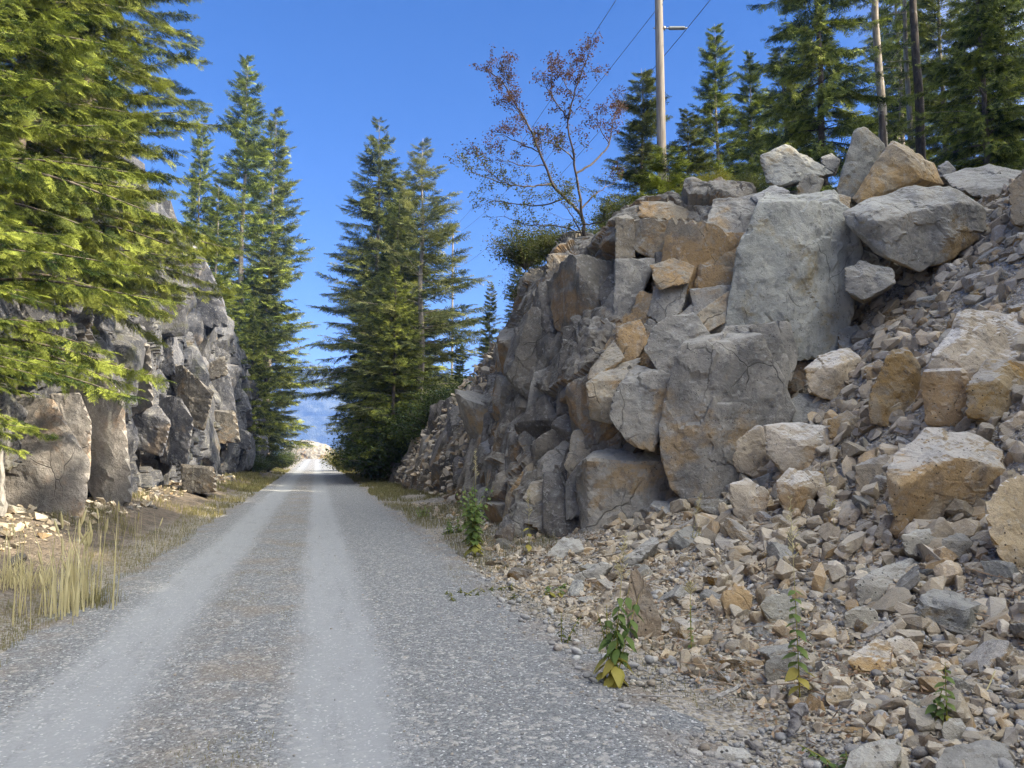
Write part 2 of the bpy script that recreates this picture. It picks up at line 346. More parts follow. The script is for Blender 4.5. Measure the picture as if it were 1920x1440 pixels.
dust = n.mix(n.noise(n.vscale(v, (6, .7, 1)), 2.0, 5), (.262, .278, .292), (.318, .330, .339))
dust = n.mix(n.math('MULTIPLY', n.ramp(cs.outputs[1], .93, .98), .6), dust, (.52, .52, .52))
c = n.mix(n.math('MULTIPLY', trk, .85), base, dust); c = n.mix(n.math('MULTIPLY', fine, trk), c, (.27, .28, .30))
ll.new(c, bs.inputs['Base Color']); bs.inputs['Roughness'].default_value = .92; bs.inputs['Specular IOR Level'].default_value = .25
hh = n.math('MULTIPLY', n.math('SUBTRACT', 1.0, cell.outputs['Distance']), n.ramp(trk, 0, 1, 1, .18))
hb = n.math('MULTIPLY', n.math('SUBTRACT', 1.0, big.outputs['Distance']), n.ramp(trk, 0, 1, 1, .1))
b1 = n.bump(hb, .6, .022); b2 = n.bump(hh, .8, .012, b1); b3 = n.bump(n.noise(v, 190, 3, .7), .35, .004, b2); ll.new(b3, bs.inputs['Normal'])
M['road'] = m
link('road', mesh_np('road', np.stack([rx.ravel(), ryy.ravel(), rz.ravel()], 1), grid_faces(len(ry), len(rt)), M['road']), kind='structure')

# ================================================================== rock faces
def catmull(A, t):
    n = len(A); i = np.clip(np.floor(t).astype(int), 0, n-2); f = (t-i)
    sh = [len(f)]+[1]*(A.ndim-1); f = f.reshape(sh)
    p0, p1, p2, p3 = A[np.clip(i-1, 0, n-1)], A[i], A[np.clip(i+1, 0, n-1)], A[np.clip(i+2, 0, n-1)]
    return .5*((2*p1)+(-p0+p2)*f+(2*p0-5*p1+4*p2-p3)*f*f+(-p0+3*p1-3*p2+p3)*f**3)
def curtain(name, cols, back, mat, res, amps, seed, hmax=9.0):
    """a rock face through columns ((u,v,d) at the foot, (u,v,d) at the top); back = horizontal direction into the hill"""
    rows = []
    for b, t in cols:
        B = P(*b); Tp = P(*t); K = np.array([back[0], back[1], 0.0])
        rows.append([B-np.array([0, 0, 1.1])-K*-.15, B, B*.62+Tp*.38-K*.12, B*.3+Tp*.7-K*.15, Tp, Tp+K*1.3+np.array([0, 0, .1]), Tp+K*3.6+np.array([0, 0, -.25])])
    A = np.array(rows)
    L = np.linalg.norm(np.diff(A[:, 2], axis=0), axis=1); cum = np.concatenate([[0], np.cumsum(L)])
    # finer steps nearer the camera
    ts = []
    for i in range(len(cols)-1):
        d = .5*(cols[i][0][2]+cols[i+1][0][2]); k = max(4, int(L[i]/(res*max(d/13, .6)))); ts += list(i+np.arange(k)/k)
    ts.append(len(cols)-1); ts = np.array(ts)
    nv = int(hmax/res); tv = np.linspace(0, 6, nv)
    G = catmull(A, ts); G = np.swapaxes(catmull(np.swapaxes(G, 0, 1), tv), 0, 1)
    nu = len(ts)
    gu = np.gradient(G, axis=0); gv = np.gradient(G, axis=1); Nn = np.cross(gu, gv); Nn /= np.linalg.norm(Nn, axis=2)[..., None]+1e-9
    cv = P(cols[len(cols)//2][0][0], 700, 1)
    if (Nn[nu//2, nv//3]*(np.array([-back[0], -back[1], 0]))).sum() < 0: Nn = -Nn
    p = G.reshape(-1, 3); nn_ = Nn.reshape(-1, 3)
    w = p+.25*np.stack([fbm(p*.8, 2, seed), fbm(p*.8, 2, seed+1), fbm(p*.8, 2, seed+2)], 1)
    # tilt the joints a little
    sh = w.copy(); sh[:, 0] += .25*w[:, 2]; sh[:, 1] += .15*w[:, 2]
    d = amps[0]*facet(sh*np.array([.75, .75, .62]), seed+3, .5, .55, .12)
    d = d+amps[1]*facet(sh*np.array([1.8, 1.8, 1.6]), seed+13, .55, .5, .12)
    d = d+amps[2]*facet(w*np.array([4.2, 4.2, 4.2]), seed+23, .6, .5, .1)
    d = d+amps[3]*facet(w*np.array([8, 8, 8]), seed+33, .9, .5)
    d = d+.05*fbm(p*2.2, 4, seed+43)+.012*fbm(p*14, 3, seed+47)
    q = p+nn_*d[:, None]
    fc = grid_faces(nu, nv)
    me = mesh_np(name, q, fc, mat, False)
    o = link(name, me, None, kind='structure'); o['_'] = 0; del o['_']
    return o, A
def hull_planes(pts):
    bm = bmesh.new()
    for p in pts: bm.verts.new(p)
    bmesh.ops.convex_hull(bm, input=bm.verts, use_existing_faces=False)
    bm.normal_update(); c = np.mean(pts, axis=0); out = []
    for f in bm.faces:
        nrm = np.array(f.normal[:]); d = float(np.dot(nrm, np.array(f.verts[0].co[:])-c))
        if np.linalg.norm(nrm) < .5: continue
        if d < 0: nrm, d = -nrm, -d
        if d < 1e-4: continue
        if any(np.dot(nrm, o[0]) > .996 and abs(d-o[1]) < .03 for o in out): continue
        out.append((nrm, d))
    bm.free()
    return c, np.array([o[0] for o in out]), np.array([o[1] for o in out])
def star(planes_n, planes_d, lvl, scl, sharp=34.0, seed=0, rough=1.0):
    D, Fc = ico(lvl); W = D*scl; r0 = np.linalg.norm(W, axis=1)[:, None]; W = W/r0
    k = np.clip(W@planes_n.T, 0, None)/planes_d[None]
    k = k*(1+.035*rough*vnoise(np.repeat(W*2.5, 1, 0)+seed, seed)[:, None])
    r = 1.0/(np.sum(k**sharp, 1)**(1/sharp))
    V = W*r[:, None]; s = float(np.cbrt(np.prod(scl)))
    e = facet(V/s*1.5+seed*3.1, seed, .7, .4)*.045+facet(V/s*4.2+seed, seed+7, .8, .5)*.018
    e = e+fbm(V/s*2.6+seed, 4, seed+5)*.045+fbm(V/s*11+seed, 3, seed+8)*.010
    V = V+W*(e*s*rough)[:, None]
    return V, Fc
def block_mesh(name, D, T, pts, mat, lvl=5, seed=0, rough=1.0, sharp=34.0, org=None, drop=0.0):
    fr = np.array([P(u, v, D+dd) for u, v, dd in pts]); c0 = fr.mean(0)
    view = c0-np.array([0, 0, CH]); view /= np.linalg.norm(view)
    bk = c0+(fr-c0)*.8+view*T; bk[:, 2] -= drop
    allp = np.concatenate([fr, bk]); c, pn, pd = hull_planes(allp)
    A = allp-c; pd = pd*1.03; ext = np.array([np.ptp(A[:, i]) for i in range(3)])*.5+.02
    V, Fc = star(pn, pd, lvl, ext, sharp, seed, rough)
    V = V+c
    o = V.mean(0)*1.0; o[2] = V[:, 2].min()
    if org is not None: o = np.asarray(org)
    return mesh_np(name, V-o, Fc, mat, False), o
K = (.86, .5)
rc = [((690, 880, 58), (705, 868, 60)), ((735, 893, 44), (762, 858, 46)), ((775, 901, 33), (818, 800, 36)), ((815, 909, 28.5), (868, 738, 32)), ((860, 926, 24.5), (918, 682, 29)), ((897, 952, 20.5), (962, 625, 25)),
      ((935, 1005, 16), (1040, 478, 19)), ((1020, 1022, 13.9), (1110, 472, 17.5)), ((1095, 1022, 13.2), (1165, 410, 16)), ((1180, 1005, 12.9), (1230, 378, 15.8)),
      ((1270, 965, 12.6), (1320, 375, 15.6)), ((1350, 940, 12.4), (1400, 370, 15.6)), ((1425, 850, 12.8), (1480, 372, 15.6)), ((1520, 700, 14), (1570, 360, 16)),
      ((1600, 590, 15.2), (1660, 340, 17)), ((1700, 480, 16.5), (1760, 330, 18.5))]
rock_right, A_right = curtain('rock_cliff', rc, K, M['cliff'], .028, (.50, .20, .05, .012), 100)
rock_right['label'] = 'tall broken grey and ochre rock cut wall along the right side of the road'
lc = [((-420, 1060, 9), (-420, 420, 10)), ((-150, 1010, 11), (-150, 380, 12.5)), ((0, 965, 14.5), (0, 330, 16)), ((120, 945, 18), (110, 340, 20)), ((235, 945, 22), (215, 400, 25)),
      ((290, 920, 27), (275, 420, 30)), ((350, 905, 33), (318, 462, 35)), ((385, 895, 38), (342, 462, 37)), ((415, 885, 43), (384, 535, 43)), ((440, 878, 48), (418, 610, 47)),
      ((462, 872, 54), (452, 690, 52)), ((480, 868, 62), (470, 790, 60)), ((500, 864, 75), (490, 835, 73))]
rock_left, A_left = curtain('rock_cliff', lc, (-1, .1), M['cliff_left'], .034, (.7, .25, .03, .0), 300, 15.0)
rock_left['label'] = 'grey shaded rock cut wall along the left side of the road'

def face_blocks(A, back, n, s0, s1, t0, t1, mats, seed, par, lvl=4, v0=1.1, v1=4.1, inset=.38, lean=.18):
    """jointed blocks of bedrock standing in the face, one mesh per material"""
    r = np.random.default_rng(seed); acc = {m_: ([], [], 0) for m_ in mats}
    L = np.linalg.norm(np.diff(A[:, 2], axis=0), axis=1); cum = np.concatenate([[0], np.cumsum(L)]); c0, c1 = np.interp([t0, t1], np.arange(len(cum)), cum)
    for i in range(n):
        t = np.interp(c0+(c1-c0)*((i*.618034+r.random()*.05) % 1), cum, np.arange(len(cum))); v = v0+(v1-v0)*((i*.7548777+r.random()*.08) % 1)
        def S(tt, vv): return catmull(catmull(A, np.array([tt]))[0], np.array([vv]))[0]
        p = S(t, v); e1 = S(min(t+.05, len(A)-1.001), v)-S(max(t-.05, 0), v); e2 = S(t, v+.05)-S(t, v-.05); nr = np.cross(e1, e2); nr /= np.linalg.norm(nr)
        if np.dot(nr[:2], -np.array(back)) < 0: nr = -nr
        up = np.array([lean+r.normal()*.12, r.normal()*.12, 1.0]); up /= np.linalg.norm(up); ax = np.cross(up, nr); ax /= np.linalg.norm(ax); nr2 = np.cross(ax, up)
        w = s0+(s1-s0)*r.random()**1.5; sc = np.array([w*r.uniform(.35, .6), w*r.uniform(.45, .95), w*r.uniform(.4, .6)])
        B = np.stack([ax, up, nr2]); pn = [B[0], -B[0], B[1], -B[1], B[2], -B[2]]; pd = [sc[0], sc[0]*r.uniform(.7, 1), sc[1], sc[1], sc[2], sc[2]]
        for _ in range(r.integers(3, 6)):
            k = np.array([r.choice([-1, 1])*r.uniform(.3, 1), r.choice([-1, 1])*r.uniform(.2, 1), r.uniform(.2, 1)]); k /= np.linalg.norm(k); pn.append(k@B); pd.append(np.linalg.norm(k*sc)*r.uniform(.62, .85))
        pn = np.array(pn)+np.concatenate([r.normal(size=(6, 3))*.13, np.zeros((len(pn)-6, 3))]); pn /= np.linalg.norm(pn, axis=1)[:, None]
        V, T = star(pn, np.array(pd), lvl, np.ones(3)*.001+np.abs(B.T@np.diag(sc)).sum(1), 85, seed+i, 1.15)
        V = V+p-nr*sc[2]*inset*2*r.uniform(.5, 1.1)
        m_ = mats[r.integers(len(mats))]; a, b, k = acc[m_]; a.append(V); b.append(T+k); acc[m_] = (a, b, k+len(V))
    for m_, (a, b, k) in acc.items():
        if a: o = link('jointed_blocks', mesh_np('jointed_blocks', np.concatenate(a), np.concatenate(b), M[m_], False), par); o['kind'] = 'stuff'
face_blocks(A_right, K, 115, .65, 1.55, 4.7, 10.0, ['c_dark', 'cliff', 'c_slab', 'cliff'], 41, rock_right, v1=3.25, lvl=5)
face_blocks(A_right, K, 50, .6, 1.3, 8.0, 12.2, ['cliff', 'c_slab', 'c_tan', 'c_ochre'], 42, rock_right, v0=1.8, v1=3.0, lvl=5)
face_blocks(A_right, K, 95, .6, 1.7, 1.1, 5.2, ['c_dark', 'cliff', 'c_dark'], 43, rock_right, v1=3.7, inset=.42)
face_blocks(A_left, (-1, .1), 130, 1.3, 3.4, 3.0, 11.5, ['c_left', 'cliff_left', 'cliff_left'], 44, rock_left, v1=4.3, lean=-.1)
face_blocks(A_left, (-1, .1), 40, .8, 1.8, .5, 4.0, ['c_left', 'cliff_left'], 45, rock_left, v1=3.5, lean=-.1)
def grow(pts, k):
    cu = sum(p[0] for p in pts)/len(pts); cv = sum(p[1] for p in pts)/len(pts)
    return [(cu+(u-cu)*k, cv+(v-cv)*k, d) for u, v, d in pts]
# ---- blocks standing out of the right face: (depth, thickness, material, level, [(u, v, extra depth)])
RB = [
 (17.6, 1.2, 'dark', 5, [(1040,565,.3),(1085,556,.3),(1150,560,.4),(1148,600,0),(1090,622,0),(1050,610,.1)]),
 (16.6, 1.1, 'slab', 5, [(1010,662,.4),(1050,642,.4),(1062,690,0),(1030,740,0),(1000,720,.2)]),
 (15.6, 1.1, 'dark', 5, [(1060,785,.2),(1100,782,.3),(1108,800,.1),(1080,812,0),(1060,822,.1),(1045,800,.2)]),
 (18.6, 1.4, 'dark', 5, [(965,655,.4),(1000,640,.5),(1012,720,0),(975,760,0)]),
 (17.0, 1.3, 'ochre', 5, [(955,770,.3),(985,745,.4),(1000,800,0),(968,850,0),(948,830,.1)]),
 (15.8, 1.1, 'slab', 5, [(968,860,.2),(1000,825,.4),(1018,850,.1),(990,880,0)]),
 (19.5, 1.4, 'slab', 5, [(925,800,.3),(952,770,.5),(962,850,0),(935,870,0)]),
 (17.0, 1.3, 'dark', 5, [(940,880,.2),(965,855,.4),(985,875,.1),(955,930,0),(938,925,0)]),
 (13.9, .9, 'ochre', 5, [(1222,498,.3),(1262,486,.4),(1300,500,.3),(1290,528,.0),(1235,542,0)]),
 (13.9, .8, 'tan', 5, [(1215,600,.2),(1250,590,.4),(1262,610,.1),(1228,622,0),(1214,640,0)]),
 (13.6, .9, 'slab', 5, [(1275,590,.3),(1310,560,.3),(1322,600,0),(1300,625,0)]),
 (13.3, .8, 'slab', 5, [(1062,905,.3),(1078,880,.4),(1088,870,.2),(1090,960,0),(1062,972,0)]),
 (12.9, .8, 'ochre', 5, [(1150,640,.9),(1168,672,.4),(1150,690,.4),(1102,712,.3),(1110,690,.6)]),
 (12.6, 1.2, 'slab', 5, [(1085,875,.5),(1108,866,0),(1250,870,.1),(1255,960,.15),(1180,1000,0),(1110,1030,0),(1092,960,.4),(1120,850,.6),(1240,850,.6)]),
 (12.0, 1.2, 'slab', 6, [(1284,660,.15),(1350,668,.05),(1422,640,.12),(1478,770,.2),(1442,850,.1),(1400,900,.05),(1330,938,0),(1300,935,.0),(1262,905,.1),(1242,800,.2),(1262,720,.15),(1330,800,-.06),(1300,650,.5),(1410,625,.5)]),
 (12.3, .8, 'slab', 5, [(1408,620,.1),(1455,608,.1),(1480,690,.1),(1472,745,0),(1446,748,0)]),
 (12.5, .8, 'slab', 4, [(1458,606,.1),(1480,605,.1),(1498,665,.1),(1482,712,0),(1470,700,0)]),
 (13.5, 1.5, 'pale', 6, [(1425,392,.3),(1460,388,.2),(1560,388,.3),(1586,405,.4),(1602,480,.4),(1592,560,.3),(1572,640,.2),(1500,660,0),(1365,615,.1),(1372,570,.1),(1397,490,.1),(1405,440,.15),(1440,375,1.0),(1550,370,1.0),(1480,520,-.05)]),
 (12.5, 1.0, 'slab', 5, [(1255,597,.5),(1300,592,.5),(1335,640,.2),(1340,662,.1),(1283,702,0),(1262,722,0),(1213,660,.2),(1225,620,.4)]),
 (12.3, .9, 'slab', 5, [(1185,706,.4),(1235,700,.3),(1262,715,.2),(1240,790,.05),(1225,842,.0),(1190,832,0),(1145,785,.1),(1163,718,.3),(1195,690,.6)]),
 (12.9, .9, 'tan', 5, [(1102,718,.1),(1145,690,.5),(1200,675,.6),(1172,715,.1),(1155,745,0),(1148,792,.1),(1110,784,.2),(1105,740,0)]),
 (15.0, .9, 'ochre', 5, [(1155,408,.1),(1188,412,0),(1190,480,0),(1155,490,.1),(1175,405,.4)]),
 (14.9, .9, 'ochre', 5, [(1192,416,.2),(1215,412,.0),(1256,418,0),(1258,480,0),(1240,490,0),(1192,468,.1),(1296,425,.6),(1292,472,.5)]),
 (15.4, 1.2, 'ochre', 5, [(1207,380,.3),(1330,386,.2),(1332,412,.0),(1260,412,0),(1200,406,.1),(1300,372,.9)]),
 (14.4, 1.0, 'slab', 5, [(1154,490,.2),(1228,490,.4),(1205,545,.1),(1185,600,0),(1165,640,0),(1152,610,.1)]),
 (13.9, 1.0, 'slab', 5, [(1228,540,.3),(1292,515,.3),(1275,585,0),(1235,606,0),(1215,590,.2)]),
 (13.5, .9, 'tan', 5, [(1308,590,.1),(1345,560,.2),(1374,545,.3),(1362,602,.1),(1326,624,0)]),
 (13.6, .8, 'ochre', 5, [(1156,615,.2),(1200,600,.3),(1215,640,.1),(1192,672,0),(1157,684,.1)]),
 (12.4, .8, 'slab', 5, [(1340,645,.0),(1360,614,.2),(1412,610,.2),(1416,642,.0),(1352,664,-.05)]),
 (15.0, 1.3, 'dark', 5, [(1060,622,.3),(1142,600,.3),(1146,700,.0),(1102,782,0),(1046,772,.1),(1050,680,.1)]),
 (14.7, .9, 'ochre', 5, [(943,985,.3),(950,930,.3),(985,880,.3),(1012,858,.3),(992,960,0),(966,1004,0)]),
 (14.0, .8, 'tan', 5, [(982,935,.1),(1000,905,.3),(1060,895,.4),(1072,940,0),(1040,968,0)]),
 (13.9, .8, 'slab', 5, [(958,1005,.2),(972,945,.2),(1012,940,.3),(1052,985,0),(1030,1024,0),(980,1020,.1)]),
 (13.4, .9, 'ochre', 5, [(1055,975,.2),(1068,880,.4),(1105,868,.2),(1100,960,0),(1106,1020,0),(1064,1006,.1)]),
 (13.5, .9, 'tan', 5, [(1078,812,.4),(1135,800,.3),(1150,830,.1),(1147,868,0),(1078,905,.1),(1062,870,.2)]),
 (14.5, 1.0, 'slab', 5, [(1340,377,.7),(1425,370,.7),(1442,395,.3),(1397,470,0),(1347,482,.1),(1328,420,.2)]),
 (14.2, .9, 'ochre', 5, [(1302,440,.3),(1395,440,.2),(1392,528,0),(1332,548,0),(1298,500,.1)]),
 (26.0, 1.8, 'dark', 5, [(898,722,.6),(935,640,.6),(962,612,.5),(980,660,0),(968,748,0),(905,738,.2)]),
 (22.5, 1.5, 'dark', 5, [(965,625,.4),(1012,596,.5),(1022,700,0),(988,748,0)]),
 (17.4, 1.3, 'dark', 5, [(1034,482,.4),(1070,474,.6),(1150,482,.4),(1152,552,0),(1085,560,0),(1028,548,.1)]),
 (17.2, 1.2, 'slab', 5, [(983,592,.5),(1048,556,.5),(1072,640,0),(1002,656,.1)]),
 (16.0, 1.2, 'slab', 5, [(1002,702,.4),(1044,690,.2),(1044,800,0),(985,825,.2),(988,770,.2)]),
 (15.2, 1.0, 'ochre', 4, [(1000,830,.2),(1060,800,.1),(1072,850,0),(1015,880,0)]),
 (13.0, .9, 'tan', 5, [(1150,872,.5),(1152,850,.4),(1215,845,.3),(1250,862,.3),(1240,875,.4),(1165,880,.5)]),
 (12.6, .9, 'ochre', 5, [(1250,870,.2),(1262,905,.1),(1300,940,.1),(1310,965,.0),(1262,985,0),(1246,960,.1)]),
]
for i, (D, T, mt, lv, pts) in enumerate(RB):
    me, o = block_mesh('rock_slab', D-.05, T, grow(pts, 1.07), M['c_'+mt], lv, 500+i*7, 1.05, 95)
    link('rock_slab', me, rock_right, o)
LB = [
 (17.8, 2.0, 'left', 5, [(165,880,.3),(128,725,.8),(200,712,.4),(230,745,0),(234,800,0),(233,935,0),(185,948,.0),(160,900,.2)]),
 (14.6, 1.6, 'left', 5, [(-30,780,.3),(40,748,.4),(98,756,.2),(165,870,.2),(150,962,0),(60,960,0),(-30,975,.1)]),
 (16.6, 1.6, 'left', 5, [(95,742,.4),(150,740,.3),(170,790,.1),(168,870,0),(120,800,.1)]),
 (23.5, 2.2, 'left', 5, [(200,690,.8),(225,645,.8),(278,652,0),(284,756,0),(240,782,.3),(212,775,.5)]),
 (23.6, 2.0, 'left', 5, [(236,768,.2),(290,755,.5),(318,792,0),(302,852,.2),(246,836,.2)]),
 (26.0, 2.0, 'left', 5, [(300,742,.5),(340,752,.2),(362,790,0),(348,868,0),(302,862,.3)]),
 (30.0, 2.4, 'left', 5, [(290,640,.8),(320,630,.5),(328,700,.0),(296,706,.2)]),
 (30.0, 2.4, 'dark', 5, [(312,682,.6),(345,690,.3),(398,736,0),(382,805,.2),(350,792,.3)]),
 (40.0, 3.0, 'dark', 4, [(392,770,.4),(440,772,.2),(450,828,0),(392,832,0)]),
 (38.0, 3.0, 'dark', 4, [(372,692,.4),(420,668,.4),(426,702,0),(388,716,0)]),
 (42.0, 3.0, 'left', 4, [(395,705,.4),(430,700,.3),(446,790,0),(398,772,0)]),
 (37.0, 3.0, 'left', 5, [(322,530,.5),(345,452,.8),(385,492,.5),(412,545,.2),(428,610,0),(330,610,0)]),
 (25.0, 1.6, 'dark', 4, [(340,872,.2),(400,876,0),(405,922,0),(345,924,.1)]),
 (46.0, 3.0, 'left', 4, [(440,798,.3),(468,812,0),(470,842,0),(432,840,.2)]),
 (13.0, .8, 'left', 4, [(-30,850,.1),(8,842,0),(10,960,0),(-30,970,.1)]),
]
for i, (D, T, mt, lv, pts) in enumerate(LB):
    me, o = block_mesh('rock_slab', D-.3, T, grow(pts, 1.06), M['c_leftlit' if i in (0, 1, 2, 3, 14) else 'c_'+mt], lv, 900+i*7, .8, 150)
    link('rock_slab', me, rock_left, o)
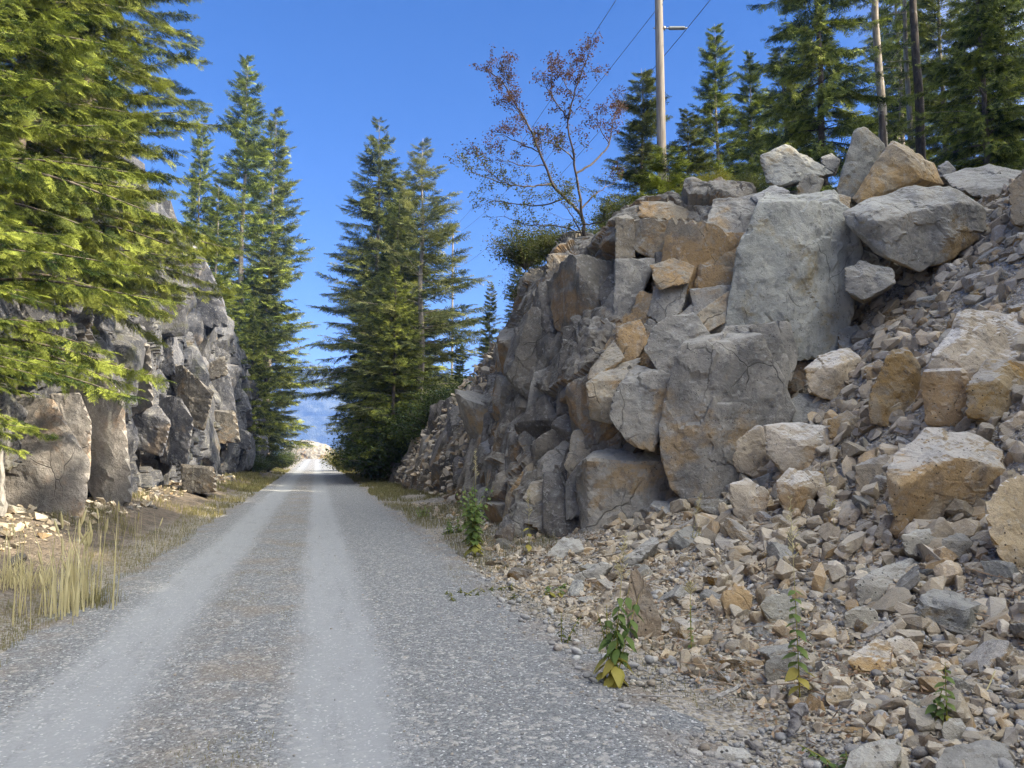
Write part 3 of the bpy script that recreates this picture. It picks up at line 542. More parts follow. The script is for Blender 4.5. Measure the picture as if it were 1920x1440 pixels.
# ---- loose boulders: every one a thing of its own
BO = [
 (15.4, 1.2, 'pale', 5, [(1427,292,.2),(1470,272,.3),(1482,274,.2),(1530,330,.1),(1462,350,0),(1436,342,.1),(1567,326,.9)], 'angular pale block with a sloping bright top, leftmost on the crest of the rock wall'),
 (15.2, 1.2, 'pale', 5, [(1580,332,.1),(1600,247,.2),(1622,240,.3),(1662,275,.3),(1622,340,.1),(1602,376,0),(1566,366,.1)], 'tall leaning pale slab of rock, highest on the crest'),
 (14.6, 1.1, 'ochre', 5, [(1672,262,.2),(1706,302,.0),(1725,335,.1),(1636,372,.1),(1612,382,.1),(1600,372,.3),(1770,346,.8),(1745,302,.9)], 'yellowish pyramid shaped boulder leaning on the tallest slab of the crest'),
 (13.0, 1.4, 'slab', 6, [(1585,400,.4),(1590,420,.35),(1642,412,0),(1668,485,.05),(1720,508,.15),(1775,350,.6),(1700,352,.6),(1630,372,.5),(1800,378,.15),(1845,395,.6),(1840,442,.5),(1780,485,.3),(1638,474,.35)], 'huge grey boulder with an ochre underside overhanging the top of the talus'),
 (15.0, .8, 'slab', 5, [(1768,328,1.2),(1850,308,1.5),(1915,322,1.5),(1905,352,.3),(1850,375,.2),(1785,350,.5)], 'flat ribbed grey slab lying on the crest right of the pyramid boulder'),
 (12.3, .9, 'ochre', 5, [(1890,345,.2),(1930,318,.3),(1965,400,.1),(1945,428,0),(1896,418,0)], 'rounded ochre boulder cut by the right edge of the photo near the crest'),
 (14.8, .7, 'slab', 4, [(1494,348,.1),(1515,322,.2),(1546,336,.1),(1532,366,0),(1498,376,0)], 'squat grey rock wedged under the leftmost crest block'),
 (14.8, .7, 'slab', 4, [(1408,368,.2),(1450,346,.3),(1480,358,.1),(1477,380,0),(1420,380,0)], 'low wedge of grey rock left of the squat one below the crest'),
 (14.4, .6, 'ochre', 4, [(1543,377,.1),(1560,360,.2),(1596,370,.1),(1592,394,0),(1560,393,0)], 'small brown rock between the pale slab wall and the tall leaning slab'),
 (16.6, .8, 'slab', 4, [(1538,295,.1),(1560,286,.2),(1575,300,0),(1567,322,0),(1545,320,0)], 'small bluish rock behind the leftmost crest block'),
 (16.6, .8, 'slab', 4, [(1756,312,.1),(1775,300,.2),(1795,318,0),(1787,335,0),(1762,334,0)], 'small grey rock under the dark trunk on the crest'),
 (12.8, .8, 'slab', 5, [(1582,502,.1),(1612,490,.3),(1672,505,.3),(1678,530,.0),(1620,562,0),(1586,546,.1)], 'pale topped slab directly below the huge overhanging boulder'),
 (9.6, 1.2, 'tan', 6, [(1795,592,.5),(1840,583,.7),(1930,590,.9),(1960,640,.6),(1802,628,.15),(1742,680,.05),(1726,722,.15),(1738,790,.15),(1800,805,0),(1860,700,-.05),(1960,760,.3)], 'very large tan boulder with white crusted top, high on the right of the talus'),
 (8.5, .8, 'ochre', 5, [(1812,722,.1),(1850,675,.3),(1890,674,.3),(1940,690,.4),(1948,762,.1),(1880,788,0),(1812,780,0),(1870,715,-.03)], 'ochre boulder with grey cap in front of the very large tan boulder'),
 (11.2, .8, 'tan', 5, [(1508,690,.15),(1530,670,.3),(1590,653,.3),(1612,672,.15),(1612,740,.1),(1562,752,0),(1516,735,.05),(1565,690,-.05)], 'blocky tan boulder with a pitted front, left centre of the talus'),
 (10.1, .8, 'ochre', 5, [(1630,732,.15),(1670,657,.3),(1700,650,.35),(1726,690,.2),(1726,772,.1),(1672,800,0),(1632,792,.05)], 'upright wedge shaped ochre boulder left of the very large tan boulder'),
 (10.5, .7, 'tan', 5, [(1368,836,.1),(1412,796,.2),(1430,800,.1),(1437,850,0),(1466,882,.05),(1425,898,0),(1380,882,.05)], 'tan boulder split by a dark crack, resting against the big grey slab'),
 (10.6, .8, 'tan', 5, [(1432,797,.15),(1490,793,.3),(1552,800,.3),(1547,836,.1),(1506,886,0),(1467,882,0),(1438,850,.05),(1500,835,-.04)], 'right half of the split tan boulder, broad and flat faced'),
 (11.2, .8, 'pale', 5, [(1462,772,.1),(1500,738,.3),(1552,742,.3),(1560,792,.1),(1500,802,0)], 'pale wedge boulder above the split tan boulder'),
 (10.7, .6, 'ochre', 4, [(1550,788,.1),(1590,768,.2),(1616,790,.1),(1602,825,0),(1555,825,0)], 'rounded brown boulder below the blocky pitted one'),
 (7.3, 1.0, 'ochre', 6, [(1664,885,.05),(1680,852,.25),(1740,808,.45),(1820,812,.5),(1880,850,.4),(1900,886,.25),(1872,940,.25),(1820,988,.2),(1686,1008,.12),(1672,965,.05),(1690,915,-.05),(1790,860,-.02),(1868,880,.05)], 'giant overhanging boulder with pale top and brown shaded front at the foot of the talus'),
 (9.8, .5, 'tan', 4, [(1364,906,.1),(1400,896,.2),(1440,920,.1),(1437,960,0),(1402,990,0),(1376,962,.05)], 'tan cube of rock at the foot of the big grey slab'),
 (9.3, .6, 'tan', 5, [(1453,902,.1),(1480,880,.2),(1542,890,.2),(1548,912,.1),(1492,962,0),(1482,976,0),(1460,932,.05),(1495,915,-.04)], 'wedge of rock with a bright top and rust brown left face'),
 (6.2, .6, 'tan', 5, [(1848,945,.1),(1880,905,.2),(1930,890,.3),(1965,1000,.1),(1955,1052,0),(1890,1072,0),(1856,1002,.0)], 'pale topped boulder cut by the right edge of the photo beside the giant boulder'),
 (7.8, .6, 'tan', 4, [(1868,795,.1),(1930,775,.2),(1950,850,0),(1882,852,0)], 'orange brown boulder at the right edge between two larger ones'),
 (8.5, .5, 'ochre', 4, [(1600,872,.1),(1658,850,.2),(1678,870,.1),(1642,942,0),(1610,946,0)], 'long pinkish wedge of rock left of the giant boulder'),
 (8.2, .5, 'tan', 4, [(1553,958,.1),(1620,935,.2),(1638,972,0),(1562,994,0)], 'flat tan rock between the rust faced wedge and the giant boulder'),
 (7.8, .4, 'ochre', 4, [(1637,1002,.05),(1656,965,.1),(1680,967,.1),(1684,1012,0),(1660,1022,0)], 'small ochre block propping up the giant boulder'),
 (6.1, .5, 'slab', 5, [(1604,1095,.05),(1640,1068,.2),(1700,1048,.3),(1742,1060,.3),(1724,1112,.05),(1612,1142,0)], 'broad low grey slab half buried below the giant boulder'),
 (6.1, .35, 'pale', 5, [(1424,1135,.05),(1440,1118,.1),(1472,1111,.1),(1502,1140,.05),(1492,1182,0),(1440,1166,0)], 'white stone speckled with black pits and an orange underside'),
 (6.5, .3, 'ochre', 4, [(1349,1115,.05),(1380,1090,.1),(1412,1112,.05),(1408,1152,0),(1366,1162,0)], 'small orange stone in a grey rind'),
 (6.9, .22, 'ochre', 5, [(1173,1142,.05),(1183,1066,.1),(1192,1062,.1),(1216,1096,.05),(1240,1162,0),(1242,1200,0),(1190,1190,0)], 'pointed brown shard of rock standing upright among pale rubble'),
 (5.2, .35, 'slab', 5, [(1433,1245,.05),(1450,1230,.1),(1492,1228,.1),(1517,1250,.05),(1516,1284,0),(1440,1288,0)], 'smooth rounded grey boulder beside the leafy stalk'),
 (5.0, .35, 'tan', 5, [(1590,1236,.05),(1640,1195,.15),(1668,1200,.12),(1686,1262,0),(1602,1258,0)], 'pinkish rock riddled with dark cavities'),
 (4.3, .15, 'slab', 4, [(1764,1362,.02),(1778,1346,.05),(1800,1346,.05),(1813,1366,.02),(1806,1390,0),(1772,1390,0)], 'smooth egg shaped grey cobble by the small nettle'),
 (4.15, .35, 'slab', 5, [(1748,1440,0),(1775,1402,.1),(1850,1386,.2),(1885,1392,.15),(1905,1450,0),(1800,1480,0)], 'porous grey rock at the lower right edge of the photo'),
 (4.9, .2, 'tan', 4, [(1545,1306,.03),(1562,1284,.06),(1590,1284,.06),(1601,1302,.03),(1596,1322,0),(1550,1322,0)], 'rounded tan stone beside a flat grey one'),
 (4.15, .3, 'slab', 4, [(1578,1452,0),(1598,1404,.1),(1650,1384,.12),(1688,1384,.1),(1692,1424,0),(1660,1465,0)], 'low flat grey rock at the bottom edge of the photo'),
 (4.1, .2, 'slab', 4, [(1333,1412,.03),(1350,1402,.06),(1395,1400,.06),(1413,1422,0),(1398,1434,0),(1345,1432,0)], 'oblong pale cobble at the bottom edge of the photo'),
 (6.6, .45, 'slab', 5, [(1688,1005,.05),(1716,994,.15),(1762,990,.2),(1792,1020,.1),(1752,1052,0),(1700,1038,0)], 'mossy grey rock lying under the giant boulder'),
 (6.3, .4, 'slab', 4, [(1765,1010,.05),(1800,998,.15),(1825,1020,.05),(1815,1052,0),(1772,1050,0)], 'porous grey rock right of the mossy one'),
 (10.4, .3, 'slab', 4, [(1163,1048,.05),(1222,1006,.2),(1238,1014,.1),(1205,1048,0),(1180,1068,0)], 'long grey splinter of rock leaning at the foot of the square block'),
 (11.8, .5, 'slab', 4, [(1020,1042,.1),(1055,1008,.3),(1088,1010,.2),(1095,1032,0),(1050,1052,0)], 'dark flat slab leaning at the foot of the cliff'),
 (12.4, .6, 'dark', 4, [(925,1005,.1),(950,960,.2),(966,985,0),(962,1018,0)], 'dark triangular rock at the left foot of the cliff'),
 (9.2, .4, 'slab', 4, [(1070,1082,.05),(1128,1052,.15),(1150,1058,.1),(1120,1092,0),(1085,1100,0)], 'low pale slab sunk in the gravel in front of the cliff'),
 (10.9, .18, 'slab', 4, [(1184,1002,0),(1190,962,.03),(1212,985,0),(1208,1000,0)], 'small triangular stone standing at the foot of the square block'),
 (11.6, .7, 'ochre', 4, [(1520,630,.3),(1560,605,.4),(1585,630,.3),(1560,675,0),(1520,672,0)], 'brown rock where the talus meets the pale wall'),
 (11.0, .6, 'slab', 4, [(1572,618,.2),(1612,606,.3),(1614,652,0),(1590,668,0),(1570,650,0)], 'split grey block above the blocky pitted boulder'),
 (11.8, .5, 'ochre', 4, [(1620,690,.1),(1650,670,.3),(1665,690,.1),(1640,725,0),(1622,722,0)], 'brown wedge between the pitted and the upright boulder'),
 (5.5, .25, 'tan', 4, [(1652,1205,.03),(1680,1188,.08),(1715,1200,.05),(1735,1240,0),(1690,1240,0)], 'orange sided rock right of the cavity riddled one'),
 (5.6, .3, 'slab', 4, [(1580,1150,.03),(1610,1135,.08),(1645,1140,.05),(1650,1180,0),(1585,1185,0)], 'square grey stone under the broad low slab'),
 (9.0, .4, 'dark', 4, [(950,1072,.0),(965,1062,.1),(1000,1068,.1),(985,1092,0),(960,1090,0)], 'dark flat stone half buried beside the gravel'),
 (31.0, 1.4, 'dark', 4, [(818,822,.1),(850,790,.5),(882,786,.4),(872,822,0),(826,838,0)], 'dark angular block low on the far rubble slope'),
 (26.0, 1.2, 'dark', 4, [(840,842,.2),(892,835,.3),(872,892,0),(843,892,.1)], 'square dark block below the angular one on the far rubble slope'),
 (29.0, 1.2, 'slab', 4, [(872,782,.1),(890,760,.4),(918,754,.3),(906,786,0),(882,794,0)], 'bluish tilted block at the top of the far rubble slope'),
 (40.0, 1.6, 'dark', 4, [(786,792,.2),(812,780,.4),(842,775,.4),(832,812,0),(790,814,0)], 'block with a mossy top at the left end of the far rubble slope'),
 (24.0, .8, 'dark', 4, [(905,805,.1),(925,790,.3),(945,800,.2),(940,828,0),(908,830,0)], 'small dark block in the middle of the far rubble slope'),
]
BOULDER_XY = []
def ground_hit(u, v, d0):
    ds = np.linspace(d0*.72, d0*1.35, 160); q = np.array([P(u, v, d) for d in ds]); g = zg(q[:, 0], q[:, 1]); k = np.where(q[:, 2] <= g)[0]
    return ds[k[0]] if len(k) and k[0] > 0 else None
for i, (D, T, mt, lv, pts, lab) in enumerate(BO):
    if 12 <= i: 
        lo = max(pts, key=lambda p: p[1]); g = ground_hit(lo[0], lo[1]-4, D)
        if g is not None: D = g-lo[2]
    me, o = block_mesh('boulder', D, T, pts, M[mt], lv, 1500+i*11, 1.15, 110, drop=.15)
    thing('boulder', lab, 'boulder', o, 'boulders fallen from the rock cut', me); BOULDER_XY.append(o)
# ================================================================== loose stones
rng = np.random.default_rng(7)
def rand_planes(r, k, flat=1.0):
    n = r.normal(size=(k, 3)); n /= np.linalg.norm(n, axis=1)[:, None]
    n = np.concatenate([n, np.array([[0, 0, 1.0], [0, 0, -1.0], [1, 0, 0], [-1, 0, 0], [0, 1, 0], [0, -1, 0]])+r.normal(size=(6, 3))*.18])
    n /= np.linalg.norm(n, axis=1)[:, None]
    return n, r.uniform(.62, 1.0, len(n))
def stone_proto(seed, lvl, rounded=False):
    r = np.random.default_rng(seed)
    sc = np.array([1.0, r.uniform(.55, .85), r.uniform(.32, .62)])
    if rounded:
        D, Fc = ico(lvl); V = D*sc*(1+.10*vnoise(D*1.5+seed, seed))[:, None]; return V, Fc
    n, d = rand_planes(r, r.integers(4, 9)); V, Fc = star(n, d, lvl, np.ones(3), 90, seed, 1.1)
    return V*sc/np.abs(V).max(), Fc
def chip(seed, k):
    r = np.random.default_rng(seed); p = r.normal(size=(k, 3)); p /= np.linalg.norm(p, axis=1)[:, None]; p *= r.uniform(.8, 1, (k, 1))*np.array([1.0, r.uniform(.5, .85), r.uniform(.28, .6)])
    bm = bmesh.new(); [bm.verts.new(q) for q in p]; bmesh.ops.convex_hull(bm, input=bm.verts, use_existing_faces=False); bmesh.ops.triangulate(bm, faces=bm.faces)
    bmesh.ops.delete(bm, geom=[v for v in bm.verts if not v.link_faces], context='VERTS'); bm.verts.index_update()
    V = np.array([v.co[:] for v in bm.verts]); T = np.array([[v.index for v in f.verts] for f in bm.faces]); bm.free(); return V, T
PROT = {1: [chip(40+i*3, 9) for i in range(16)], 2: [chip(240+i*3, 14) for i in range(18)], 3: [stone_proto(40+i*3, 4) for i in range(14)]}
PEB = {l: [stone_proto(140+i, l, True) for i in range(5)] for l in (1, 2)}
def rot_rand(r, n, tilt=.5):
    a = r.uniform(0, 2*math.pi, n); t = r.normal(size=n)*tilt; b = r.uniform(0, 2*math.pi, n)
    ca, sa, ct, st, cb, sb = np.cos(a), np.sin(a), np.cos(t), np.sin(t), np.cos(b), np.sin(b); z = np.zeros(n); o = np.ones(n)
    Rz = np.stack([ca, -sa, z, sa, ca, z, z, z, o], 1).reshape(-1, 3, 3); Rx = np.stack([o, z, z, z, ct, -st, z, st, ct], 1).reshape(-1, 3, 3)
    Rb = np.stack([cb, -sb, z, sb, cb, z, z, z, o], 1).reshape(-1, 3, 3)
    return Rb@Rx@Rz
def inview(x, y, mg=.25):
    f = x*_sa+y*_ca; s = x*_ca-y*_sa
    return (f > 1.5) & (np.abs(s) < f*(960/F)*(1+mg)+1.2)
def scatter(r, x, y, size, protos, sink=.25, tilt=.5, z=None, nrm_follow=True):
    zz = zg(x, y) if z is None else z
    ex = zg(x+.1, y)-zz; ey = zg(x, y+.1)-zz
    Rm = rot_rand(r, len(x), tilt)
    if nrm_follow:
        nz = np.stack([-ex*10, -ey*10, np.ones(len(x))], 1); nz /= np.linalg.norm(nz, axis=1)[:, None]
        a = np.cross(nz, [0, 1, 0]); a /= np.linalg.norm(a, axis=1)[:, None]; b = np.cross(nz, a)
        Rm = np.stack([a, b, nz], 2)@Rm
    Vs, Ts, off = [], [], 0; pi = r.integers(0, len(protos), len(x))
    for k, (pv, pt) in enumerate(protos):
        m = np.where(pi == k)[0]
        if not len(m): continue
        W = np.einsum('nij,vj->nvi', Rm[m], pv)*size[m][:, None, None]
        low = W[:, :, 2].min(1)
        W += np.stack([x[m], y[m], zz[m]-low-sink*size[m]], 1)[:, None]
        T = (pt[None]+(np.arange(len(m))*len(pv))[:, None, None]).reshape(-1, 3)+off
        Vs.append(W.reshape(-1, 3)); Ts.append(T); off += len(m)*len(pv)
    return np.concatenate(Vs), np.concatenate(Ts)
def stone_mat(name, cols, top=(.47, .435, .37), topamt=.45):
    m, nn, ll, bs = new_mat(name); n = N(nn, ll); v, _ = objvec(n, False)
    geo = n.node('ShaderNodeNewGeometry'); sn = n.node('ShaderNodeSeparateXYZ'); ll.new(geo.outputs['Normal'], sn.inputs[0])
    ri = geo.outputs['Random Per Island']
    cr = n.node('ShaderNodeValToRGB'); ll.new(ri, cr.inputs[0]); cr.color_ramp.interpolation = 'LINEAR'
    el = cr.color_ramp.elements
    while len(el) < len(cols): el.new(.5)
    for i, cc in enumerate(cols): el[i].position = i/(len(cols)-1); el[i].color = (*cc, 1)
    c = cr.outputs[0]
    c = n.mix(n.math('MULTIPLY', n.ramp(n.noise(v, 9, 5, .7), .5, .68), .5), c, (.16, .14, .12))
    c = n.mix(n.math('MULTIPLY', n.ramp(n.noise(v, 28, 4, .7), .56, .66), .5), c, (.52, .52, .50))
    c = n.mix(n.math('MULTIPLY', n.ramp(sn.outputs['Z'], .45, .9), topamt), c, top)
    pv = n.voro(v, 45); c = n.mix(n.math('MULTIPLY', n.ramp(pv.outputs['Distance'], .2, .1), .5), c, (.05, .045, .04))
    hs = n.node('ShaderNodeHueSaturation'); n.put(hs.inputs['Color'], c)
    n.put(hs.inputs['Value'], n.math('ADD', n.math('MULTIPLY', n.math('FRACT', n.math('MULTIPLY', ri, 31.7)), .55), .68))
    ll.new(hs.outputs[0], bs.inputs['Base Color']); bs.inputs['Roughness'].default_value = .93; bs.inputs['Specular IOR Level'].default_value = .25
    b = n.bump(n.noise(v, 22, 7, .72), .8, .02); ll.new(n.bump(n.noise(v, 120, 3, .7), .4, .005, b), bs.inputs['Normal'])
    return m
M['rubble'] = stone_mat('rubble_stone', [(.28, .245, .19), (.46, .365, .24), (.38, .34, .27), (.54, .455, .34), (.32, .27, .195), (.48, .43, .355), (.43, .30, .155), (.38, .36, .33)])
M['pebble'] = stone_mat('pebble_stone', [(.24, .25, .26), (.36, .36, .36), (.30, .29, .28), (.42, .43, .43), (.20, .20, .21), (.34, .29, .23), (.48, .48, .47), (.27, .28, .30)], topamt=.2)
# slope stuff: density follows the talus fan
def in_talus(x, y):
    yl = 10.6+.52*np.clip(x-6, 0, 5)
    return (y < yl+1.2) & (x > 3.0-.12*(y-3)) & (x < 14)
def pick(n, f, x0, x1, y0, y1, near=True):
    out = []
    tot = 0
    while tot < n:
        x = rng.uniform(x0, x1, 60000); y = rng.uniform(y0, y1, 60000); d = np.hypot(x, y)
        k = f(x, y) & inview(x, y)
        if near: k &= rng.random(len(x)) < np.clip(5.0/d, 0, 1)**1.3
        x, y = x[k], y[k]; out.append(np.stack([x, y], 1)); tot += len(x)
        if not len(x): break
    return np.concatenate(out)[:n].T
def dens(x, y): return vnoise(np.stack([x*.7, y*.7, 0*x], 1), 88) > -.35
Vr, Tr, off = [], [], 0
def addto(V, T):
    global off
    Vr.append(V); Tr.append(T+off); off += len(V)
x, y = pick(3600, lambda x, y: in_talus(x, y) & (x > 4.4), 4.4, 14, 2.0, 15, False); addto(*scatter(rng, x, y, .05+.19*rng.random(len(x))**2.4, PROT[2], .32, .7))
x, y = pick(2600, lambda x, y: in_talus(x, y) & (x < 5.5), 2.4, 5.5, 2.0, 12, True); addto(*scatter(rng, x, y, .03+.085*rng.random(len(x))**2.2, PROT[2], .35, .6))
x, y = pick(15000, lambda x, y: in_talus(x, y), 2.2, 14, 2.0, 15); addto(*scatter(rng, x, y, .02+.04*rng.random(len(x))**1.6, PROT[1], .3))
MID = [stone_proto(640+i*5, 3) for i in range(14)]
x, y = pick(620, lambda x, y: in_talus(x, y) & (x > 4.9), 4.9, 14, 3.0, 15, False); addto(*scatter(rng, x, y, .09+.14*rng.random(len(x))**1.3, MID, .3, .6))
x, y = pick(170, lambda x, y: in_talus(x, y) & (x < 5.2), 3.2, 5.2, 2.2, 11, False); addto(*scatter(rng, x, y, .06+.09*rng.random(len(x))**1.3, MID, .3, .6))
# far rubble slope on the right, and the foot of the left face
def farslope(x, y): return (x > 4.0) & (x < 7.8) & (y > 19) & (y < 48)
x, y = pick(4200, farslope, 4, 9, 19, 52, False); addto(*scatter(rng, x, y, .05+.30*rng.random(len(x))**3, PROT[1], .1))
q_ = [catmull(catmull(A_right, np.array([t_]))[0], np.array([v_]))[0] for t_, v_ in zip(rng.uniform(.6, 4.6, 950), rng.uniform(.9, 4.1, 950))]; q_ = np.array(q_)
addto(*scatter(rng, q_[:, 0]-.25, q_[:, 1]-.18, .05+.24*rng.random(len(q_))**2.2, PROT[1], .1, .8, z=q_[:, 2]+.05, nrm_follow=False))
def leftfoot(x, y): return (x < -3.3) & (x > -5.7)
x, y = pick(1700, lambda x, y: leftfoot(x, y) & (x < -3.9), -6, -3, 5, 60, True); addto(*scatter(rng, x, y, .025+.16*rng.random(len(x))**3, PROT[1], .12))
x, y = pick(1500, lambda x, y: (x > 2.8) & (y > 10), 2.8, 5.0, 10, 24, False); addto(*scatter(rng, x, y, .03+.10*rng.random(len(x))**3, PROT[1], .12))
link('rubble', mesh_np('rubble', np.concatenate(Vr), np.concatenate(Tr), M['rubble'], False), kind='stuff')
Vr, Tr, off = [], [], 0
def shoulder(x, y): return (x > 1.75+.25*vnoise(np.stack([y*.8, 0*y, 0*y], 1), 3)) & (x < 5.2) & (vnoise(np.stack([x*1.1, y*1.1, 0*x], 1), 12) > -.55)
x, y = pick(15000, shoulder, 1.6, 5.2, 2.2, 22); addto(*scatter(rng, x, y, .006+.020*rng.random(len(x))**2.0, PEB[1]+PROT[1][:4], .25, .3))
x, y = pick(900, shoulder, 1.9, 5.2, 2.2, 12); addto(*scatter(rng, x, y, .022+.035*rng.random(len(x))**2, PEB[2], .2, .3))
def roadp(x, y):
    return (np.abs(x+1.42) > .30) & (np.abs(x-.2) > .28) | (rng.random(len(x)) < .06)
x, y = pick(15000, roadp, -2.5, 2.2, 2.6, 16); addto(*scatter(rng, x, y, .005+.012*rng.random(len(x))**2.5, PEB[1]+PROT[1][:4], .3, .3))
link('pebbles', mesh_np('pebbles', np.concatenate(Vr), np.concatenate(Tr), M['pebble'], True), kind='stuff')
# individual stones: shared shapes, each one its own object
ST = [mesh_np('stone', v, t, None, False) for v, t in PROT[3]]
KINDS = {}
for mk in ('tan', 'slab', 'ochre', 'pale', 'dark'):
    KINDS[mk] = []
    for me in ST[:10]:
        c = me.copy(); c.materials.append(M[mk]); KINDS[mk].append(c)
CN = {'tan': 'tan', 'slab': 'grey', 'ochre': 'rusty brown', 'pale': 'pale', 'dark': 'dark grey'}
bxy = np.array([[o[0], o[1]] for o in BOULDER_XY])
def stones(n, f, box, s0, s1, mats, where, group):
    done = 0
    while done < n:
        x, y = pick(400, f, *box, False)
        for xi, yi in zip(x, y):
            if done >= n: break
            s = s0+(s1-s0)*rng.random()**2.2
            if np.min(np.hypot(bxy[:, 0]-xi, bxy[:, 1]-yi)) < s*.9+.12: continue
            mk = mats[rng.integers(len(mats))]; me = KINDS[mk][rng.integers(10)]
            size = 'large' if s > s0+(s1-s0)*.4 else 'small'
            o = thing('stone', f'{size} {CN[mk]} stone {where}', 'stone', (xi, yi, float(zg(xi, yi)[0])+s*.04), group, me)
            o.scale = (s, s*rng.uniform(.8, 1.15), s*rng.uniform(.8, 1.2)); sl = .35 if xi > 5 else 0
            o.rotation_euler = (rng.normal()*.35, -sl+rng.normal()*.35, rng.uniform(0, 6.28)); done += 1
            globals()['bxy'] = np.concatenate([bxy, [[xi, yi]]])
stones(165, in_talus, (4.6, 13, 4, 15), .15, .46, ['tan', 'ochre', 'slab', 'tan', 'pale'], 'loose on the steep part of the right talus', 'stones on the steep talus')
stones(85, lambda x, y: in_talus(x, y) & (x < 5.6), (2.8, 5.6, 2.6, 10), .08, .24, ['slab', 'slab', 'tan', 'ochre', 'pale'], 'in the rubble at the foot of the right talus', 'stones at the foot of the talus')
stones(26, farslope, (4.4, 8.6, 19, 46), .2, .5, ['dark', 'slab', 'dark'], 'on the far slope beyond the right rock wall', 'stones on the far slope')
stones(30, leftfoot, (-5.6, -3.5, 8, 45), .12, .34, ['slab', 'dark'], 'on the bank under the left rock wall', 'stones under the left wall')
stones(15, lambda x, y: x > 2.7, (2.7, 4.4, 10, 19), .1, .22, ['slab', 'dark', 'tan'], 'in the ditch beside the road below the rock wall', 'stones in the ditch')
# ================================================================== foliage
def leaf_mat(name, a, b, tr=.35, hue=.0, scale=1.2, rough=.55, tone=False):
    m, nn, ll, bs = new_mat(name); n = N(nn, ll); v, oi = objvec(n, True)
    geo = n.node('ShaderNodeNewGeometry')
    if tone:
        at_ = n.node('ShaderNodeAttribute'); at_.attribute_name = 'tone'
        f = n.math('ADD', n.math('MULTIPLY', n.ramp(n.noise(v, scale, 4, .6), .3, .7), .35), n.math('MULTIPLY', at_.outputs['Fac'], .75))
        f = n.ramp(f, .22, 1.0)  # most needles dark with lit tips: sun and shade contrast put into colour
    else: f = n.math('ADD', n.math('MULTIPLY', n.ramp(n.noise(v, scale, 4, .6), .3, .7), .65), n.math('MULTIPLY', geo.outputs['Random Per Island'], .35))
    c = n.mix(f, a, b); bs.inputs['Roughness'].default_value = rough; bs.inputs['Specular IOR Level'].default_value = .2
    ll.new(c, bs.inputs['Base Color'])
    t = n.node('ShaderNodeBsdfTranslucent'); ll.new(c, t.inputs[0]); mx = n.node('ShaderNodeMixShader'); mx.inputs[0].default_value = tr
    ll.new(bs.outputs[0], mx.inputs[1]); ll.new(t.outputs[0], mx.inputs[2]); ll.new(mx.outputs[0], nn['Material Output'].inputs['Surface'])
    return m
def bark_mat(name, a, b, s=9):
    m, nn, ll, bs = new_mat(name); n = N(nn, ll); v, _ = objvec(n, True)
    f = n.noise(n.vscale(v, (s, s, s*.22)), 1.0, 6, .7)
    c = n.mix(n.ramp(f, .35, .65), a, b); c = n.mix(n.math('MULTIPLY', n.ramp(n.noise(v, 3.5, 5, .7), .55, .7), .5), c, (.33, .33, .29))
    ll.new(c, bs.inputs['Base Color']); bs.inputs['Roughness'].default_value = .95
    ll.new(n.bump(f, .9, .03), bs.inputs['Normal']); return m
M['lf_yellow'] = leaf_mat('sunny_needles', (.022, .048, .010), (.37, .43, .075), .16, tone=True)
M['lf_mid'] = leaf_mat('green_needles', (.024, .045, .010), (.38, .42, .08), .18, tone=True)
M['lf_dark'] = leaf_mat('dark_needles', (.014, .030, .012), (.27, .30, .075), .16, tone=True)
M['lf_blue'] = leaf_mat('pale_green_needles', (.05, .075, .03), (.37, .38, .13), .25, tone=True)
M['lf_bush'] = leaf_mat('bush_leaves', (.03, .055, .015), (.09, .12, .03), .35)
M['lf_bushy'] = leaf_mat('yellow_bush_leaves', (.10, .12, .02), (.24, .22, .04), .4)
M['lf_weed'] = leaf_mat('weed_leaves', (.085, .15, .04), (.22, .29, .09), .4)
M['lf_weedy'] = leaf_mat('yellowing_weed_leaves', (.30, .32, .06), (.45, .38, .10), .4)
M['lf_red'] = leaf_mat('reddish_leaves', (.05, .042, .03), (.15, .072, .045), .35, scale=.8)
M['lf_green'] = leaf_mat('small_green_leaves', (.05, .075, .02), (.13, .14, .04), .35)
M['straw'] = leaf_mat('dry_grass', (.46, .40, .20), (.66, .60, .36), .35)  # dry grass made paler, sunlight on the clump put into its colour
M['grass'] = leaf_mat('verge_grass', (.11, .125, .04), (.28, .24, .11), .35, scale=1.6)
M['bark'] = bark_mat('grey_brown_bark', (.07, .055, .045), (.19, .16, .13))
M['bark_pale'] = bark_mat('pale_bark', (.17, .145, .12), (.36, .32, .27))
M['bark_dark'] = bark_mat('dark_bark', (.035, .028, .024), (.10, .08, .065))
M['deadwood'] = bark_mat('weathered_wood', (.22, .21, .20), (.42, .41, .39), 14)
M['oldwood'] = bark_mat('dark_old_wood', (.09, .085, .085), (.24, .23, .23), 14)

